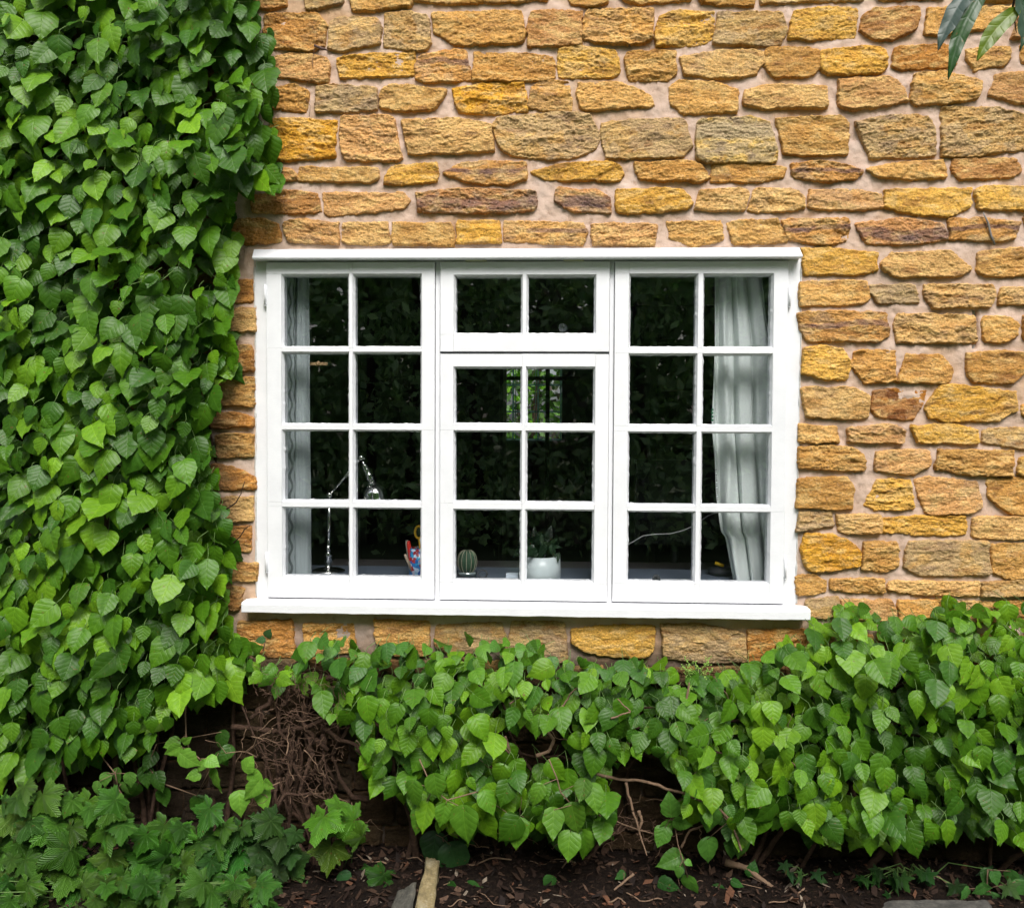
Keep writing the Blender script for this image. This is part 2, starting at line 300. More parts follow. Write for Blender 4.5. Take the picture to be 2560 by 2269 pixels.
# ------------------------------------------------------------------ wall stones (traced course by course)
TL = {'A': (600, 0, .34247), 'B': (1250, 0, .34247), 'C': (1860, 0, .34247), 'D': (1960, 560, .33113), 'E': (1960, 1060, .33113),
      'L': (500, 560, .5515), 'U': (600, 1530, .40793), 'V': (1250, 1530, .40793)}
ST = """
A b 100,-60 330,-60 345,50 250,75 120,60
A g 470,-60 760,-60 745,30 650,60 500,80
A - 800,-60 1260,-60 1255,55 1060,65 930,90 830,85
A - 1280,-60 2240,-60 2238,12 1998,25 1780,35 1600,45 1270,15
B - 450,-60 790,-60 780,35 640,60 530,40
B - 845,-60 1400,-60 1380,12 1000,42 920,20
B - 1420,-60 1845,-60 1840,50 1560,45 1460,15
B g 1900,-60 2640,-60 2640,10 2400,20 1900,35
C b 950,-60 1450,-60 1440,-5 1000,10
A s 190,120 560,110 632,190 620,340 540,380 230,355 180,250
A g 665,170 740,135 1000,150 1030,200 1020,330 760,380 650,365
A g 1070,110 1200,95 1370,130 1390,330 1350,375 1200,365 1060,350
A - 1410,110 1700,95 2048,95 2083,250 2048,320 1890,335 1570,335 1430,250
B b 230,110 350,90 590,100 590,320 430,345 215,350 205,200
B - 640,85 1110,85 1100,290 1020,330 700,325 600,290 615,150
B y 1170,130 1300,92 1560,100 1555,280 1460,335 1140,345 1130,270
B g 1590,110 1850,100 2046,110 2080,250 2030,335 1870,345 1560,330 1600,230
C y 360,100 580,60 820,75 800,280 500,300 320,290
C b 860,130 940,75 1250,65 1275,110 1240,230 1080,300 960,305 840,230
C - 1340,80 1600,80 1950,60 1970,150 1890,200 1640,240 1400,265 1310,260
C b 2010,130 2250,100 2250,280 1950,285
A - 270,420 450,400 640,440 655,470 640,600 540,610 270,560
A y 720,440 850,410 1280,400 1270,560 740,575 710,470
A p 1310,430 1460,385 1560,375 1650,385 1680,590 1380,610 1290,580 1285,480
A - 1720,400 2100,400 2280,430 2295,470 2290,580 1900,605 1700,600
B y 430,370 560,345 840,380 870,530 830,570 520,575 430,560
B - 930,390 1270,380 1275,540 1230,590 940,590 910,430
B - 1320,430 1600,380 1910,390 1920,460 1860,545 1760,575 1440,570 1350,550
B - 1940,370 2080,360 2320,370 2325,490 2270,560 2000,570 1930,500
C y 560,380 850,350 960,345 1020,380 1025,500 980,545 600,550 555,500
C o 1090,370 1240,345 1440,335 1530,370 1525,490 1300,500 1160,515 1080,490
C - 1620,370 1800,360 1920,360 1925,430 1880,490 1670,520 1620,440
C - 2010,350 2250,330 2250,520 2020,450
A - 240,650 400,630 500,680 485,820 340,810 240,790
A g 570,650 700,630 990,650 1000,800 700,830 560,815
A - 1060,650 1120,625 1500,670 1490,710 1420,800 1200,820 1030,790 1030,700
A Y 1560,660 1800,620 2070,610 2100,810 1870,840 1600,825 1570,740
B - 240,640 330,595 490,610 525,780 520,810 300,810 210,790 240,700
B - 570,620 850,610 980,650 1100,710 1115,775 900,790 700,810 600,805 560,700
B - 1245,650 1300,600 1590,620 1730,670 1720,820 1540,835 1330,835 1250,760
B - 1790,670 2000,630 2370,650 2380,790 2100,800 1900,800 1780,770
C - 690,590 900,580 1060,575 1140,640 1180,740 1080,770 780,805 690,780
C - 1240,550 1440,535 1720,600 1690,730 1600,750 1240,775 1210,740
C - 1830,560 2000,535 2250,530 2250,790 2040,770 1790,700
A Y 240,880 440,870 700,890 690,1150 540,1165 340,1180 230,1150 210,1000
A - 745,870 1050,850 1120,880 1180,1160 1120,1180 780,1170 740,1060
A - 1190,890 1640,880 1830,920 1850,1110 1700,1120 1240,1130
B g -50,930 0,870 440,830 640,840 730,1000 700,1080 620,1100 540,1160 290,1165 60,1130 0,1080
B g 740,910 1030,880 1340,880 1390,1080 1330,1150 1060,1130 780,1160 730,960
B G 1460,880 1850,865 1960,900 2010,1100 2000,1190 1480,1190 1430,1150 1440,930
C - 240,880 350,865 700,865 750,920 740,1130 390,1145 290,1130
C g 815,900 1000,860 1250,850 1350,890 1385,960 1385,1130 1280,1150 920,1160 870,1060
C g 1450,800 1760,790 1850,830 2060,850 2070,1090 1900,1090 1600,1150 1440,1140 1430,1000
C - 2110,830 2350,820 2350,1100 2120,1100
A b 270,1240 380,1240 420,1300 400,1320 260,1310
A - 440,1230 600,1235 1000,1240 1010,1310 960,1335 440,1320
A y 1120,1225 1430,1200 1450,1290 1430,1325 1210,1355 1060,1340 1080,1270
A p 1500,1265 1620,1200 1900,1190 2080,1200 2090,1310 1950,1355 1640,1330
B y 240,1270 440,1205 800,1190 860,1215 895,1265 870,1320 640,1325 350,1320
B - 980,1200 1420,1190 1500,1260 1520,1300 1440,1330 1010,1310
B - 1560,1200 1800,1195 2080,1230 2060,1300 1850,1330 1540,1330
C p 340,1210 560,1185 730,1210 850,1260 820,1300 640,1335 500,1325 350,1290
C - 900,1245 1100,1200 1250,1195 1440,1180 1460,1290 1290,1315 1150,1310 960,1290
C b 1520,1180 1700,1160 1980,1180 2010,1260 1930,1300 1560,1310 1510,1240
C - 2080,1180 2300,1180 2300,1310 2080,1300
A b 100,1440 350,1400 560,1420 590,1540 500,1560 100,1545
A - 620,1420 1200,1415 1240,1470 1200,1520 900,1560 660,1580 620,1540
A P 1290,1420 1500,1395 1750,1385 2150,1410 2165,1480 2140,1535 1900,1555 1600,1560 1310,1540
B P 420,1385 720,1400 800,1450 795,1550 560,1550 450,1510 400,1470
B y 850,1400 1060,1385 1330,1390 1400,1490 1350,1530 900,1560 850,1540
B - 1460,1400 1740,1380 1800,1410 1780,1530 1500,1540 1420,1530
B - 1860,1390 2140,1385 2210,1440 2220,1520 2080,1545 1810,1545
C - 480,1400 800,1385 990,1430 1000,1520 860,1530 700,1540 465,1510
C y 1030,1390 1300,1385 1640,1380 1640,1520 1500,1580 1300,1580 1030,1520
C y 1680,1400 1740,1370 2250,1390 2250,1540 1700,1530
A o -120,1620 150,1600 280,1640 300,1760 100,1780 -120,1780
A - 330,1630 440,1605 720,1640 720,1780 480,1775 350,1750
A - 760,1640 960,1650 1070,1630 1100,1770 950,1790 750,1760
A - 1120,1640 1540,1640 1560,1680 1560,1790 1130,1780
A y 1590,1620 1890,1625 1900,1770 1590,1770
B Q 40,1620 600,1640 630,1700 600,1785 300,1770 40,1760
B - 670,1650 940,1635 1140,1640 1120,1790 680,1780
B - 1220,1630 1600,1620 1630,1740 1560,1770 1400,1800 1250,1740
B - 1660,1640 1800,1615 2020,1610 2070,1700 2080,1770 1900,1780 1700,1790
C p 280,1610 500,1605 750,1610 770,1680 740,1760 540,1790 310,1740
C P 810,1640 1000,1640 1180,1600 1440,1650 1470,1740 1280,1780 900,1785 840,1700
C p 1490,1610 1700,1600 2000,1630 1960,1740 1870,1760 1500,1750
C - 2040,1600 2250,1600 2250,1700 2070,1700
D y 140,190 330,185 690,230 690,350 560,380 150,375
D - 730,300 800,230 1000,215 1240,205 1390,350 1330,385 1240,400 830,395 740,340
D - 1460,220 1700,190 1900,200 1900,380 1560,400 1450,360 1480,290
D - 130,450 330,430 620,440 640,560 590,600 130,620 110,560
D g 650,470 960,465 1000,590 830,605 720,600 640,510
D - 1060,470 1300,465 1560,460 1580,540 1540,620 1300,635 1120,630 1050,540
D - 1640,490 1900,480 1900,600 1620,600 1620,540
D p 110,680 400,660 750,680 780,840 700,885 180,880 120,780
D - 850,690 1000,680 1420,700 1440,890 1200,895 850,890 830,790
D - 1500,700 1660,700 1750,750 1740,840 1650,890 1520,890 1490,790
D - 1800,700 2000,690 2000,870 1810,870
D y 150,940 300,920 440,960 490,1080 460,1170 340,1175 140,1120
D - 540,960 830,960 820,1180 600,1200 560,1120 500,1070
D - 920,990 1170,990 1270,1110 1220,1200 1100,1200 850,1190
D - 1370,990 1600,960 1900,990 1850,1060 1720,1190 1420,1195 1370,1120
D - 130,1240 500,1240 630,1300 620,1450 500,1470 170,1450
D O 670,1270 750,1250 1060,1265 1040,1360 960,1475 700,1450 660,1400
D y 1180,1225 1350,1220 1735,1280 1740,1400 1600,1480 1350,1470 1180,1485 1080,1450 1060,1370
D - 1790,1370 2000,1330 2000,1460 1800,1440
D - 120,1520 380,1530 400,1640 120,1640
D - 480,1545 700,1520 820,1515 890,1570 880,1650 740,1650 480,1640
D y 950,1530 1250,1510 1440,1560 1450,1650 1200,1640 1000,1640
D g 1500,1550 1900,1540 1900,1700 1700,1680 1490,1640
E - 110,180 330,165 510,180 590,230 600,340 480,350 110,320
E - 690,220 850,195 1080,200 1090,310 950,380 830,350 680,340
E - 1160,200 1400,200 1720,205 1700,385 1400,380 1140,330
E y 1770,260 1900,240 1900,380 1760,370
E - 110,420 450,400 510,470 500,640 240,630 90,620
E y 700,420 940,425 960,630 700,640 610,610
E - 980,420 1080,400 1440,440 1480,620 1420,660 1200,680 1080,670 1030,600
E - 1530,410 1900,410 1900,680 1700,670 1600,600 1540,540
E g 120,670 350,660 360,760 230,770 100,800
E - 400,690 720,690 720,810 540,820 410,800
E y 740,720 1000,695 1355,695 1360,830 1060,830 740,800
E - 1420,710 1900,700 1900,860 1580,860 1410,840
E Y 160,830 370,840 490,880 565,960 560,1060 400,1095 180,1100 120,950
E - 600,900 840,890 850,1060 760,1110 590,1080
E g 940,890 1240,880 1520,890 1540,1120 1380,1130 1000,1130 900,1070
E - 1560,910 1900,890 1900,1150 1690,1160 1570,1110
E - 90,1150 240,1140 310,1190 300,1250 200,1280 100,1280
E - 350,1170 740,1170 740,1260 480,1260 350,1240
E - 790,1190 1100,1185 1460,1195 1460,1280 1200,1285 900,1265 780,1230
E g 1480,1200 1900,1180 1900,1290 1480,1280
E g 170,1320 400,1310 420,1400 300,1450 170,1440
E - 430,1330 800,1330 840,1400 820,1470 450,1450
E - 860,1330 1240,1330 1240,1480 860,1480
E - 1280,1340 1900,1340 1900,1480 1280,1480
L o 130,265 235,260 235,350 140,355
L - 140,390 245,385 248,480 140,485
L o 90,560 230,555 245,660 140,665
L - 90,705 245,700 240,820 110,820
L o 60,860 150,855 240,880 240,915 60,920
L - 80,960 160,950 240,960 240,1050 90,1055
L o 60,1090 150,1100 250,1150 250,1195 70,1200
L - 60,1245 240,1240 240,1340 60,1340
L o 80,1370 230,1370 225,1480 80,1480
L - 130,1540 258,1540 255,1610 130,1610
L o 100,1640 200,1650 180,1740 90,1740
U o 0,60 320,50 335,260 200,270 0,190
U - 400,75 690,75 710,240 400,250
U - 830,50 1160,60 1155,250 950,260 840,180
U g 1210,80 1600,70 1640,200 1300,260 1200,200
V g 80,60 390,60 410,290 330,300 40,230
V y 440,110 650,80 940,90 930,230 870,275 780,270 560,240 440,180
V g 990,80 1240,75 1490,130 1500,285 1300,300 1010,270
V o 1520,110 1910,110 1900,240 1520,300
V - 420,340 620,330 640,400 600,430 420,400
V o 680,360 920,345 940,440 690,440
V b 980,350 1180,340 1180,440 980,420
V - 1240,340 1480,335 1500,420 1250,430
"""
PAL = {'-': [(.50, .265, .075), (.55, .305, .095), (.47, .24, .065), (.52, .28, .105), (.56, .33, .12)],
       'y': [(.60, .335, .068), (.58, .31, .055)], 'Y': [(.62, .31, .035)], 'b': [(.40, .19, .06), (.42, .21, .075)],
       'o': [(.40, .175, .04), (.44, .20, .05)], 'O': [(.34, .13, .02)], 'g': [(.42, .265, .115), (.45, .27, .10)], 'G': [(.52, .34, .10)],
       's': [(.44, .215, .06)], 'p': [(.50, .25, .075)], 'P': [(.45, .22, .085)], 'Q': [(.52, .28, .09)]}
def hull(p):
    p = sorted(map(tuple, p)); 
    def half(q):
        h = []
        for c in q:
            while len(h) > 1 and (h[-1][0] - h[-2][0]) * (c[1] - h[-2][1]) - (h[-1][1] - h[-2][1]) * (c[0] - h[-2][0]) <= 0: h.pop()
            h.append(c)
        return h[:-1]
    return np.array(half(p) + half(p[::-1]))
def build_stone(poly, code, sid, res):
    P = hull(poly); x0, z0 = P.min(0) - .009; x1, z1 = P.max(0) + .009
    nx = max(4, int((x1 - x0) / res)); nz = max(4, int((z1 - z0) / res))
    X, Z = np.meshgrid(np.linspace(x0, x1, nx), np.linspace(z0, z1, nz)); s = sid * 31 % 9973; r = random.Random(sid * 7 + 1)
    wx = X + .006 * fbm(X * 40, Z * 40, s) + .003 * fbm(X * 150, Z * 150, s + 3); wz = Z + .006 * fbm(X * 34, Z * 40, s + 7) + .003 * fbm(X * 140, Z * 160, s + 5)
    k = 330.; acc = 0
    for i in range(len(P)):
        a, b = P[i], P[(i + 1) % len(P)]; e = b - a; L = math.hypot(*e)
        if L < 1e-5: continue
        d = (-(wx - a[0]) * e[1] + (wz - a[1]) * e[0]) / L
        acc = acc + np.exp(np.clip(-k * d, -60, 60))
    d = -np.log(acc) / k + .0078
    H = r.uniform(.015, .024); xc, zc = P.mean(0); hh = (z1 - z0) / 2; ww = (x1 - x0) / 2
    ew = .0052 + .0028 * fbm(X * 25, Z * 25, s + 9)
    e = np.clip(d / ew, -1, 1); prof = np.where(e > 0, 1 - (1 - np.clip(e, 0, 1)) ** 2.2, e * 1.5)
    rough = r.uniform(.7, 1.35); ang = r.uniform(-.14, .14)
    u = X + Z * ang; v = Z - X * ang
    crag = ridge(u * 13 + .6 * fbm(X * 20, Z * 20, s), v * 34, s + 11, 5)
    led = fbm(u * 6, v * 26 + 1.5 * fbm(X * 9, Z * 9, s + 2), s + 21, 3); led = np.floor(led * 4) / 4 * .5 + led * .5
    fine = fbm(X * 120, Z * 200, s + 31, 4)
    body = H + .0035 * r.uniform(-1, 1) * (X - xc) / ww - .004 * r.uniform(.1, 1) * (Z - zc) / hh
    body = body + rough * (.0050 * crag + .0085 * led + .0036 * fine) + .003 * fbm(X * 9, Z * 9, s + 41, 2)
    h = np.where(prof > 0, prof * body, prof * .012) - .0015
    # mineral colour, plus shade painted in behind the plants
    c = np.array(r.choice(PAL[code])); c = c * r.uniform(1.02, 1.30) * np.array([1.02, 1.06, 1.12]); col = np.tile(c, (nz, nx, 1))
    n1 = fbm(u * 22, v * 60, s + 51, 4); n2 = fbm(X * 14, Z * 22, s + 61, 4); n3 = fbm(u * 9, v * 40, s + 71, 4)
    def mixc(m, t): nonlocal_col[0] = nonlocal_col[0] * (1 - m[..., None]) + np.array(t) * m[..., None]
    nonlocal_col = [col]
    mixc(sstep(.1, .5, n1) * .42, (.40, .175, .04)); mixc(sstep(.0, .45, -n1) * .62, (.74, .50, .20))
    mixc(sstep(.28, .55, n3) * .5, (.24, .10, .04))
    gw = {'g': .36, 'G': .55, 'p': .3, 'P': .45}.get(code, .2 if r.random() < .4 else .06)
    gm = sstep(.02, .22, n2 + (.12 if code in 'gG' else 0)) * gw
    if code == 'G': gm = np.maximum(gm, .75 * sstep(.02, .0, np.abs(Z - (zc + hh * .35)) - hh * .25 + .01 * n1))
    mixc(gm, (.40, .325, .23))
    mixc(sstep(.15, .4, n2 * n1 * 3) * gw * .8, (.15, .13, .12))
    if code in 'pPQ':
        off = {'p': .1, 'P': -.15, 'Q': .12}[code]; wd = {'p': .16, 'P': .38, 'Q': .17}[code]
        b = sstep(wd * 1.25, wd * .75, np.abs((Z - zc) / hh - off + .35 * fbm(X * 12, Z * 5, s + 81)))
        if code == 'Q': b = sstep(.19, .13, np.abs((Z - zc) / hh - .12 + .1 * fbm(X * 18, Z * 5, s))) * sstep(-.62, -.58, (X - xc) / ww)
        mixc(b * (.62 + .35 * n1), (.145, .085, .09))
    if code in 'OYs':
        mixc(sstep(-.05, .3, fbm(X * 30, Z * 30, s + 91, 4)) * {'O': .8, 'Y': .3, 's': .15}[code], (.16, .05, .015) if code == 'O' else (.40, .15, .02))
    sp = sstep(.62, .75, vn(X * 240, Z * 240, s + 5)) * .12
    mixc(sp, (.75, .70, .6))
    cv = sstep(-.15, -.6, crag) * .55; mixc(cv, (.20, .085, .03))
    climber_shade = sstep(-1.02, -1.2, X + .07 * fbm(X * 7, Z * 7, 99, 3)); mixc(climber_shade * .8, (.07, .045, .025))  # dark tone painted in for the shade behind the tall climber
    foot_shade = sstep(.86, .70, Z + .06 * fbm(X * 6, Z * 6, 77, 3)) * sstep(1.05, .9, Z); mixc(foot_shade * .96, (.022, .016, .011))  # shade behind the low plants painted into the lower stones
    # rusty brown rim and dark lower edge of joints
    rim = sstep(.004, -.001, d) ; mixc(rim * .3, (.34, .19, .09))
    keep = h > -.006
    idx = np.full(X.size, -1, np.int64); a = np.arange(X.size).reshape(nz, nx)
    q = np.stack([a[:-1, :-1], a[:-1, 1:], a[1:, 1:], a[1:, :-1]], -1).reshape(-1, 4)
    kk = keep.ravel()[q].any(1); q = q[kk]; us = np.unique(q); idx[us] = np.arange(len(us))
    V = np.stack([X.ravel(), -h.ravel(), Z.ravel()], 1)[us]
    return V, idx[q], nonlocal_col[0].reshape(-1, 3)[us]
stones = []
for ln in ST.strip().split('\n'):
    t, c, *p = ln.split(); ox, oy, s = TL[t]
    pts = [(ox + float(a.split(',')[0]) * s, oy + float(a.split(',')[1]) * s) for a in p]
    stones.append((Wa(pts)[:, [0, 2]], c, .0021))
# courses the photograph hides or crops, laid around the traced ones
HX0, HX1 = W(638, 1000).x, W(2000, 1000).x; HZ0, HZ1 = W(1280, 1540).z, W(1280, 620).z
boxes = [(p.min(0), p.max(0)) for p, _, _ in stones] + [(np.array([HX0, HZ0]), np.array([HX1, HZ1]))]
rr = random.Random(5); z = 0.0
while z < 3.75:
    h = rr.uniform(.065, .12); x = -2.75
    while x < 2.7:
        wd = rr.uniform(.11, .26); 
        def hit(a, b): return any(a < B[1][0] + .005 and b > B[0][0] - .005 and z + .006 < B[1][1] and z + h - .018 > B[0][1] for B in boxes)
        if hit(x, x + wd):
            wd = .07
            if hit(x, x + wd): x += .03; continue
        j = lambda: rr.uniform(-.007, .007)
        p = np.array([(x + j(), z + j()), (x + wd - .02 + j(), z + j()), (x + wd - .016 + j(), z + h * .5), (x + wd - .02 + j(), z + h - .02 + j()), (x + wd / 2, z + h - .018 + j()), (x + j(), z + h - .02 + j())])
        pxv = (x > -1.35 and x < 1.95 and z < 1.0)
        stones.append((p, rr.choice('---bog'), .0032 if pxv else .007)); x += wd
    z += h
VV, FF, CC = [], [], []; nb = 0
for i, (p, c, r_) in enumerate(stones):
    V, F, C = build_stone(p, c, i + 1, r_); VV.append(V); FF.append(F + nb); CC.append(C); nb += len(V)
wall = Thing('stone_wall', 'coursed ochre ironstone house wall with pinkish mortar around the white window', 'wall', (0, 0, 0))
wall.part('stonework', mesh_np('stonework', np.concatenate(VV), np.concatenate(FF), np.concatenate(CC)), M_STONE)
# mortar sheet with the window opening left out
xs = np.arange(-2.8, 2.75, .005); zs = np.arange(-.05, 3.8, .005)
wx0, wx1 = W(646, 1000).x, W(1992, 1000).x; wz0, wz1 = W(1280, 1506).z, W(1280, 640).z
def snap(a, v): a[np.abs(a - v).argmin()] = v
snap(xs, wx0); snap(xs, wx1); snap(zs, wz0); snap(zs, wz1)
X, Z = np.meshgrid(xs, zs); hgt = .0048 + .0058 * fbm(X * 16, Z * 20, 3, 3) + .0030 * fbm(X * 60, Z * 60, 9, 3) + .0030 * np.maximum(0, fbm(X * 5, Z * 5, 13, 2))
ck = sstep(.010, .004, np.abs(X - W(2437, 820).x - .002 * fbm(Z * 40, X * 0, 4, 2))) * sstep(W(2437, 876).z, W(2437, 866).z, Z) * sstep(W(2437, 772).z, W(2437, 780).z, Z); hgt = hgt - .035 * ck
dw = np.maximum(np.maximum(wx0 - X, X - wx1), np.maximum(wz0 - Z, Z - wz1)); kk_ = sstep(.0, .035, dw); hgt = hgt * kk_ + (.0010 * fbm(X * 45, Z * 45, 9, 3)) * (1 - kk_)
V = np.stack([X, -hgt, Z], -1).reshape(-1, 3); a = np.arange(X.size).reshape(X.shape)
q = np.stack([a[:-1, :-1], a[:-1, 1:], a[1:, 1:], a[1:, :-1]], -1)
cx = (xs[:-1] + xs[1:]) / 2; cz = (zs[:-1] + zs[1:]) / 2; CX, CZ = np.meshgrid(cx, cz)
ins = (CX > wx0) & (CX < wx1) & (CZ > wz0) & (CZ < wz1)
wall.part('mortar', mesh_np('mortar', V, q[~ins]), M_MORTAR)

# ------------------------------------------------------------------ window
X8 = lambda px, py=800: W(px, py).x
Zp = lambda py, px=1280: W(px, py).z
FY = -.012                                    # front face of the sashes
def opening_ring(g, x0, x1, z0, z1, yf, yg, yb, ch, seed):
    """putty chamfer and inner faces round one pane; the paint line on the glass wanders a little"""
    r = random.Random(seed); n = 22; O = []; I = []
    cs = [(x0, z0), (x1, z0), (x1, z1), (x0, z1)]; oc = [(x0 - ch, z0 - ch), (x1 + ch, z0 - ch), (x1 + ch, z1 + ch), (x0 - ch, z1 + ch)]
    for k in range(4):
        a, b = cs[k], cs[(k + 1) % 4]; c, d = oc[k], oc[(k + 1) % 4]; nrm = (0, 1) if k == 0 else (-1, 0) if k == 1 else (0, -1) if k == 2 else (1, 0)
        for i in range(n):
            t = i / n; j = 0 if i == 0 else r.gauss(0, .0005) + (r.random() < .04) * .0016
            I.append((a[0] + (b[0] - a[0]) * t + nrm[0] * j, a[1] + (b[1] - a[1]) * t + nrm[1] * j))
            O.append((c[0] + (d[0] - c[0]) * t, c[1] + (d[1] - c[1]) * t))
    m = 4 * n
    V = [(x, yf, z) for x, z in O] + [(x, yg, z) for x, z in I] + [(x, yb, z) for x, z in I]
    F = [(i, (i + 1) % m, (i + 1) % m + m, i + m) for i in range(m)] + [(i + m, (i + 1) % m + m, (i + 1) % m + 2 * m, i + 2 * m) for i in range(m)]
    g.add(V, F)
def sash(x0, x1, z0, z1, cols, rows, seed):
    g = G(); ch = .0065; yb = FY + .050; yg = FY + .017
    def plate(y, c):
        X = sorted([x0, x1] + [v for a, b in cols for v in (a - c, b + c)]); Zz = sorted([z0, z1] + [v for a, b in rows for v in (a - c, b + c)])
        for i in range(len(X) - 1):
            for j in range(len(Zz) - 1):
                if i % 2 == 1 and j % 2 == 1: continue
                g.add([(X[i], y, Zz[j]), (X[i + 1], y, Zz[j]), (X[i + 1], y, Zz[j + 1]), (X[i], y, Zz[j + 1])], [(0, 1, 2, 3)])
    plate(FY, ch); plate(yb, 0)
    for i, (a, b) in enumerate(cols):
        for j, (c, d) in enumerate(rows): opening_ring(g, a, b, c, d, FY, yg, yb, ch, seed * 50 + i * 9 + j)
    g.add([(x0, FY, z0), (x0, yb, z0), (x0, yb, z1), (x0, FY, z1)], [(0, 1, 2, 3)]); g.add([(x1, FY, z0), (x1, yb, z0), (x1, yb, z1), (x1, FY, z1)], [(0, 1, 2, 3)])
    g.add([(x0, FY, z0), (x0, yb, z0), (x1, yb, z0), (x1, FY, z0)], [(0, 1, 2, 3)]); g.add([(x0, FY, z1), (x0, yb, z1), (x1, yb, z1), (x1, FY, z1)], [(0, 1, 2, 3)])
    return g
win = Thing('casement_window', 'white painted wooden casement window of four sashes in the stone wall', 'window', (0, 0, W(1280, 1500).z))
L0, L1, C0, C1, R0, R1 = -.9975, -.4040, -.3839, .2029, .2217, .8121; ZT, ZB = 2.157, .9771
def hz(l): return [(Zp(b, 1280), Zp(a, 1280)) for a, b in l]
PC = .92
specs = [('L', L0, L1, ZB, ZT, [(X8(710), X8(870)), (X8(888), X8(1051))], [(690, 865, 880), (884, 1058, 880), (1078, 1250, 880), (1271, 1440, 880)], [(640, .86), (640, .155)]),
         ('F', C0, C1, Zp(879, 1310), ZT, [(X8(1140), X8(1302)), (X8(1321), X8(1485))], [(692, 832, 1310)], []),
         ('C', C0, C1, ZB, Zp(885, 1310), [(X8(1139, 1000), X8(1301, 1000)), (X8(1319, 1000), X8(1483, 1000))], [(921, 1057, 1310), (1080, 1253, 1310), (1276, 1450, 1310)], []),
         ('R', R0, R1, ZB, ZT, [(X8(1576), X8(1739)), (X8(1760), X8(1927))], [(689, 866, 1750), (888, 1060, 1750), (1083, 1260, 1750), (1281, 1453, 1750)], [])]
names = {'L': 'side sash with curtain and desk lamp behind', 'F': 'short top-hung fanlight sash', 'C': 'middle sash with six panes', 'R': 'side sash with pale curtain behind'}
sash_objs = {}
for n_, (k, x0, x1, z0, z1, cols, rows, _) in enumerate(specs):
    rz = sorted([(W(p, b).z, W(p, a).z) for a, b, p in rows])
    s_ = win.part('sash', sash(x0, x1, z0, z1, cols, rz, n_ + 1), M_WHITE, label=names[k]); sash_objs[k] = s_
    gg = G()
    for a, b in cols:
        for c, d in rz: gg.box(a - .004, b + .004, FY + .019, FY + .0225, c - .004, d + .004)
    win.part('glass', gg, M_GLASS, s_)
# hinges
def hinge(xc, z0, z1, par):
    g = G(); g.tube([(xc, FY - .003, z0), (xc, FY - .003, z1)], .0038, 10); g.box(xc - .007, xc + .007, FY - .0015, FY + .004, z0 + .004, z1 - .004)
    g.tube([(xc, FY - .003, z0 - .002), (xc, FY - .003, z0)], .0044, 10); win.part('hinge', g, M_WHITE, par)
hinge(L0 - .004, W(664, 765).z, W(664, 712).z, sash_objs['L']); hinge(L0 - .004, W(664, 1428).z, W(664, 1378).z, sash_objs['L'])
hinge(R1 + .005, W(1974, 768).z, W(1974, 716).z, sash_objs['R']); hinge(R1 + .005, W(1962, 1444).z, W(1962, 1392).z, sash_objs['R'])
# frame: jambs, mullions, head, transom
fx0, fx1 = X8(640, 1000), X8(1997, 1000)
g = G(); FF0 = .002
zt = W(1280, 640).z
def jamb(xa, xb, rough_side):
    n = 60; r = random.Random(int(xa * 900)); V = []; F = []
    for i in range(n + 1):
        zz = ZB - .02 + (zt - ZB + .02) * i / n; j = .003 * float(vn(zz * 14, 3.3, 5)) + r.gauss(0, .0009)
        a = xa + (j if rough_side < 0 else 0); b = xb + (j if rough_side > 0 else 0)
        V += [(a, FF0 - .003, zz), (b, FF0 - .003, zz), (b, .075, zz), (a, .075, zz)]
    for i in range(n):
        for k in range(4): F.append((i * 4 + k, i * 4 + (k + 1) % 4, i * 4 + 4 + (k + 1) % 4, i * 4 + 4 + k))
    F += [(0, 1, 2, 3), (n * 4 + 3, n * 4 + 2, n * 4 + 1, n * 4)]; g.add(V, F)
jamb(fx0, L0 - .002, -1); jamb(R1 + .002, fx1, 1)
g.box(L1 + .002, C0 - .002, FF0, .075, ZB - .02, zt); g.box(C1 + .002, R0 - .002, FF0, .075, ZB - .02, zt)
g.box(L0 - .0015, R1 + .0015, FF0 + .003, .0745, ZT + .002, zt + .004)
g.box(C0 - .0015, C1 + .0015, .045, .0745, Zp(885, 1310) - .012, Zp(879, 1310) + .012)
win.part('frame', g, M_WHITE)
# stay pads on the head above the fanlight
g = G(); cream = basic('cream_pad', (.62, .60, .42), .6, var=.05)
for a, b in ((1165, 1217), (1409, 1459)): g = G(); g.box(X8(a, 652), X8(b, 652), -.018, .004, ZT + .001, ZT + .011); win.part('stay_pad', g, cream)
# drip board on top
ta, tb = W(634, 622, -.03), W(1999, 622, -.03); ba, bb = W(630, 645, -.055), W(2007, 646, -.055)
zt0 = W(1280, 622, -.02).z; zb0 = W(1280, 645, -.055).z
g = G(); nseg = 90; r = random.Random(3); V = []; 
for i in range(nseg + 1):
    t = i / nseg; xb = ba.x + (bb.x - ba.x) * t; xt = ta.x + (tb.x - ta.x) * t; j = r.gauss(0, .0007)
    V += [(xt, .02, zt0 + j), (xt, -.026, zt0 + .5 * j), (xb, -.055, zb0 + .005), (xb, -.053, zb0), (xb, .02, zb0 + .001)]
F = [(i * 5 + k, i * 5 + (k + 1) % 5, i * 5 + 5 + (k + 1) % 5, i * 5 + 5 + k) for i in range(nseg) for k in range(5)] + [(0, 1, 2, 3, 4), tuple(nseg * 5 + k for k in (4, 3, 2, 1, 0))]
g.add(V, F); win.part('drip_board', g, M_WHITE)
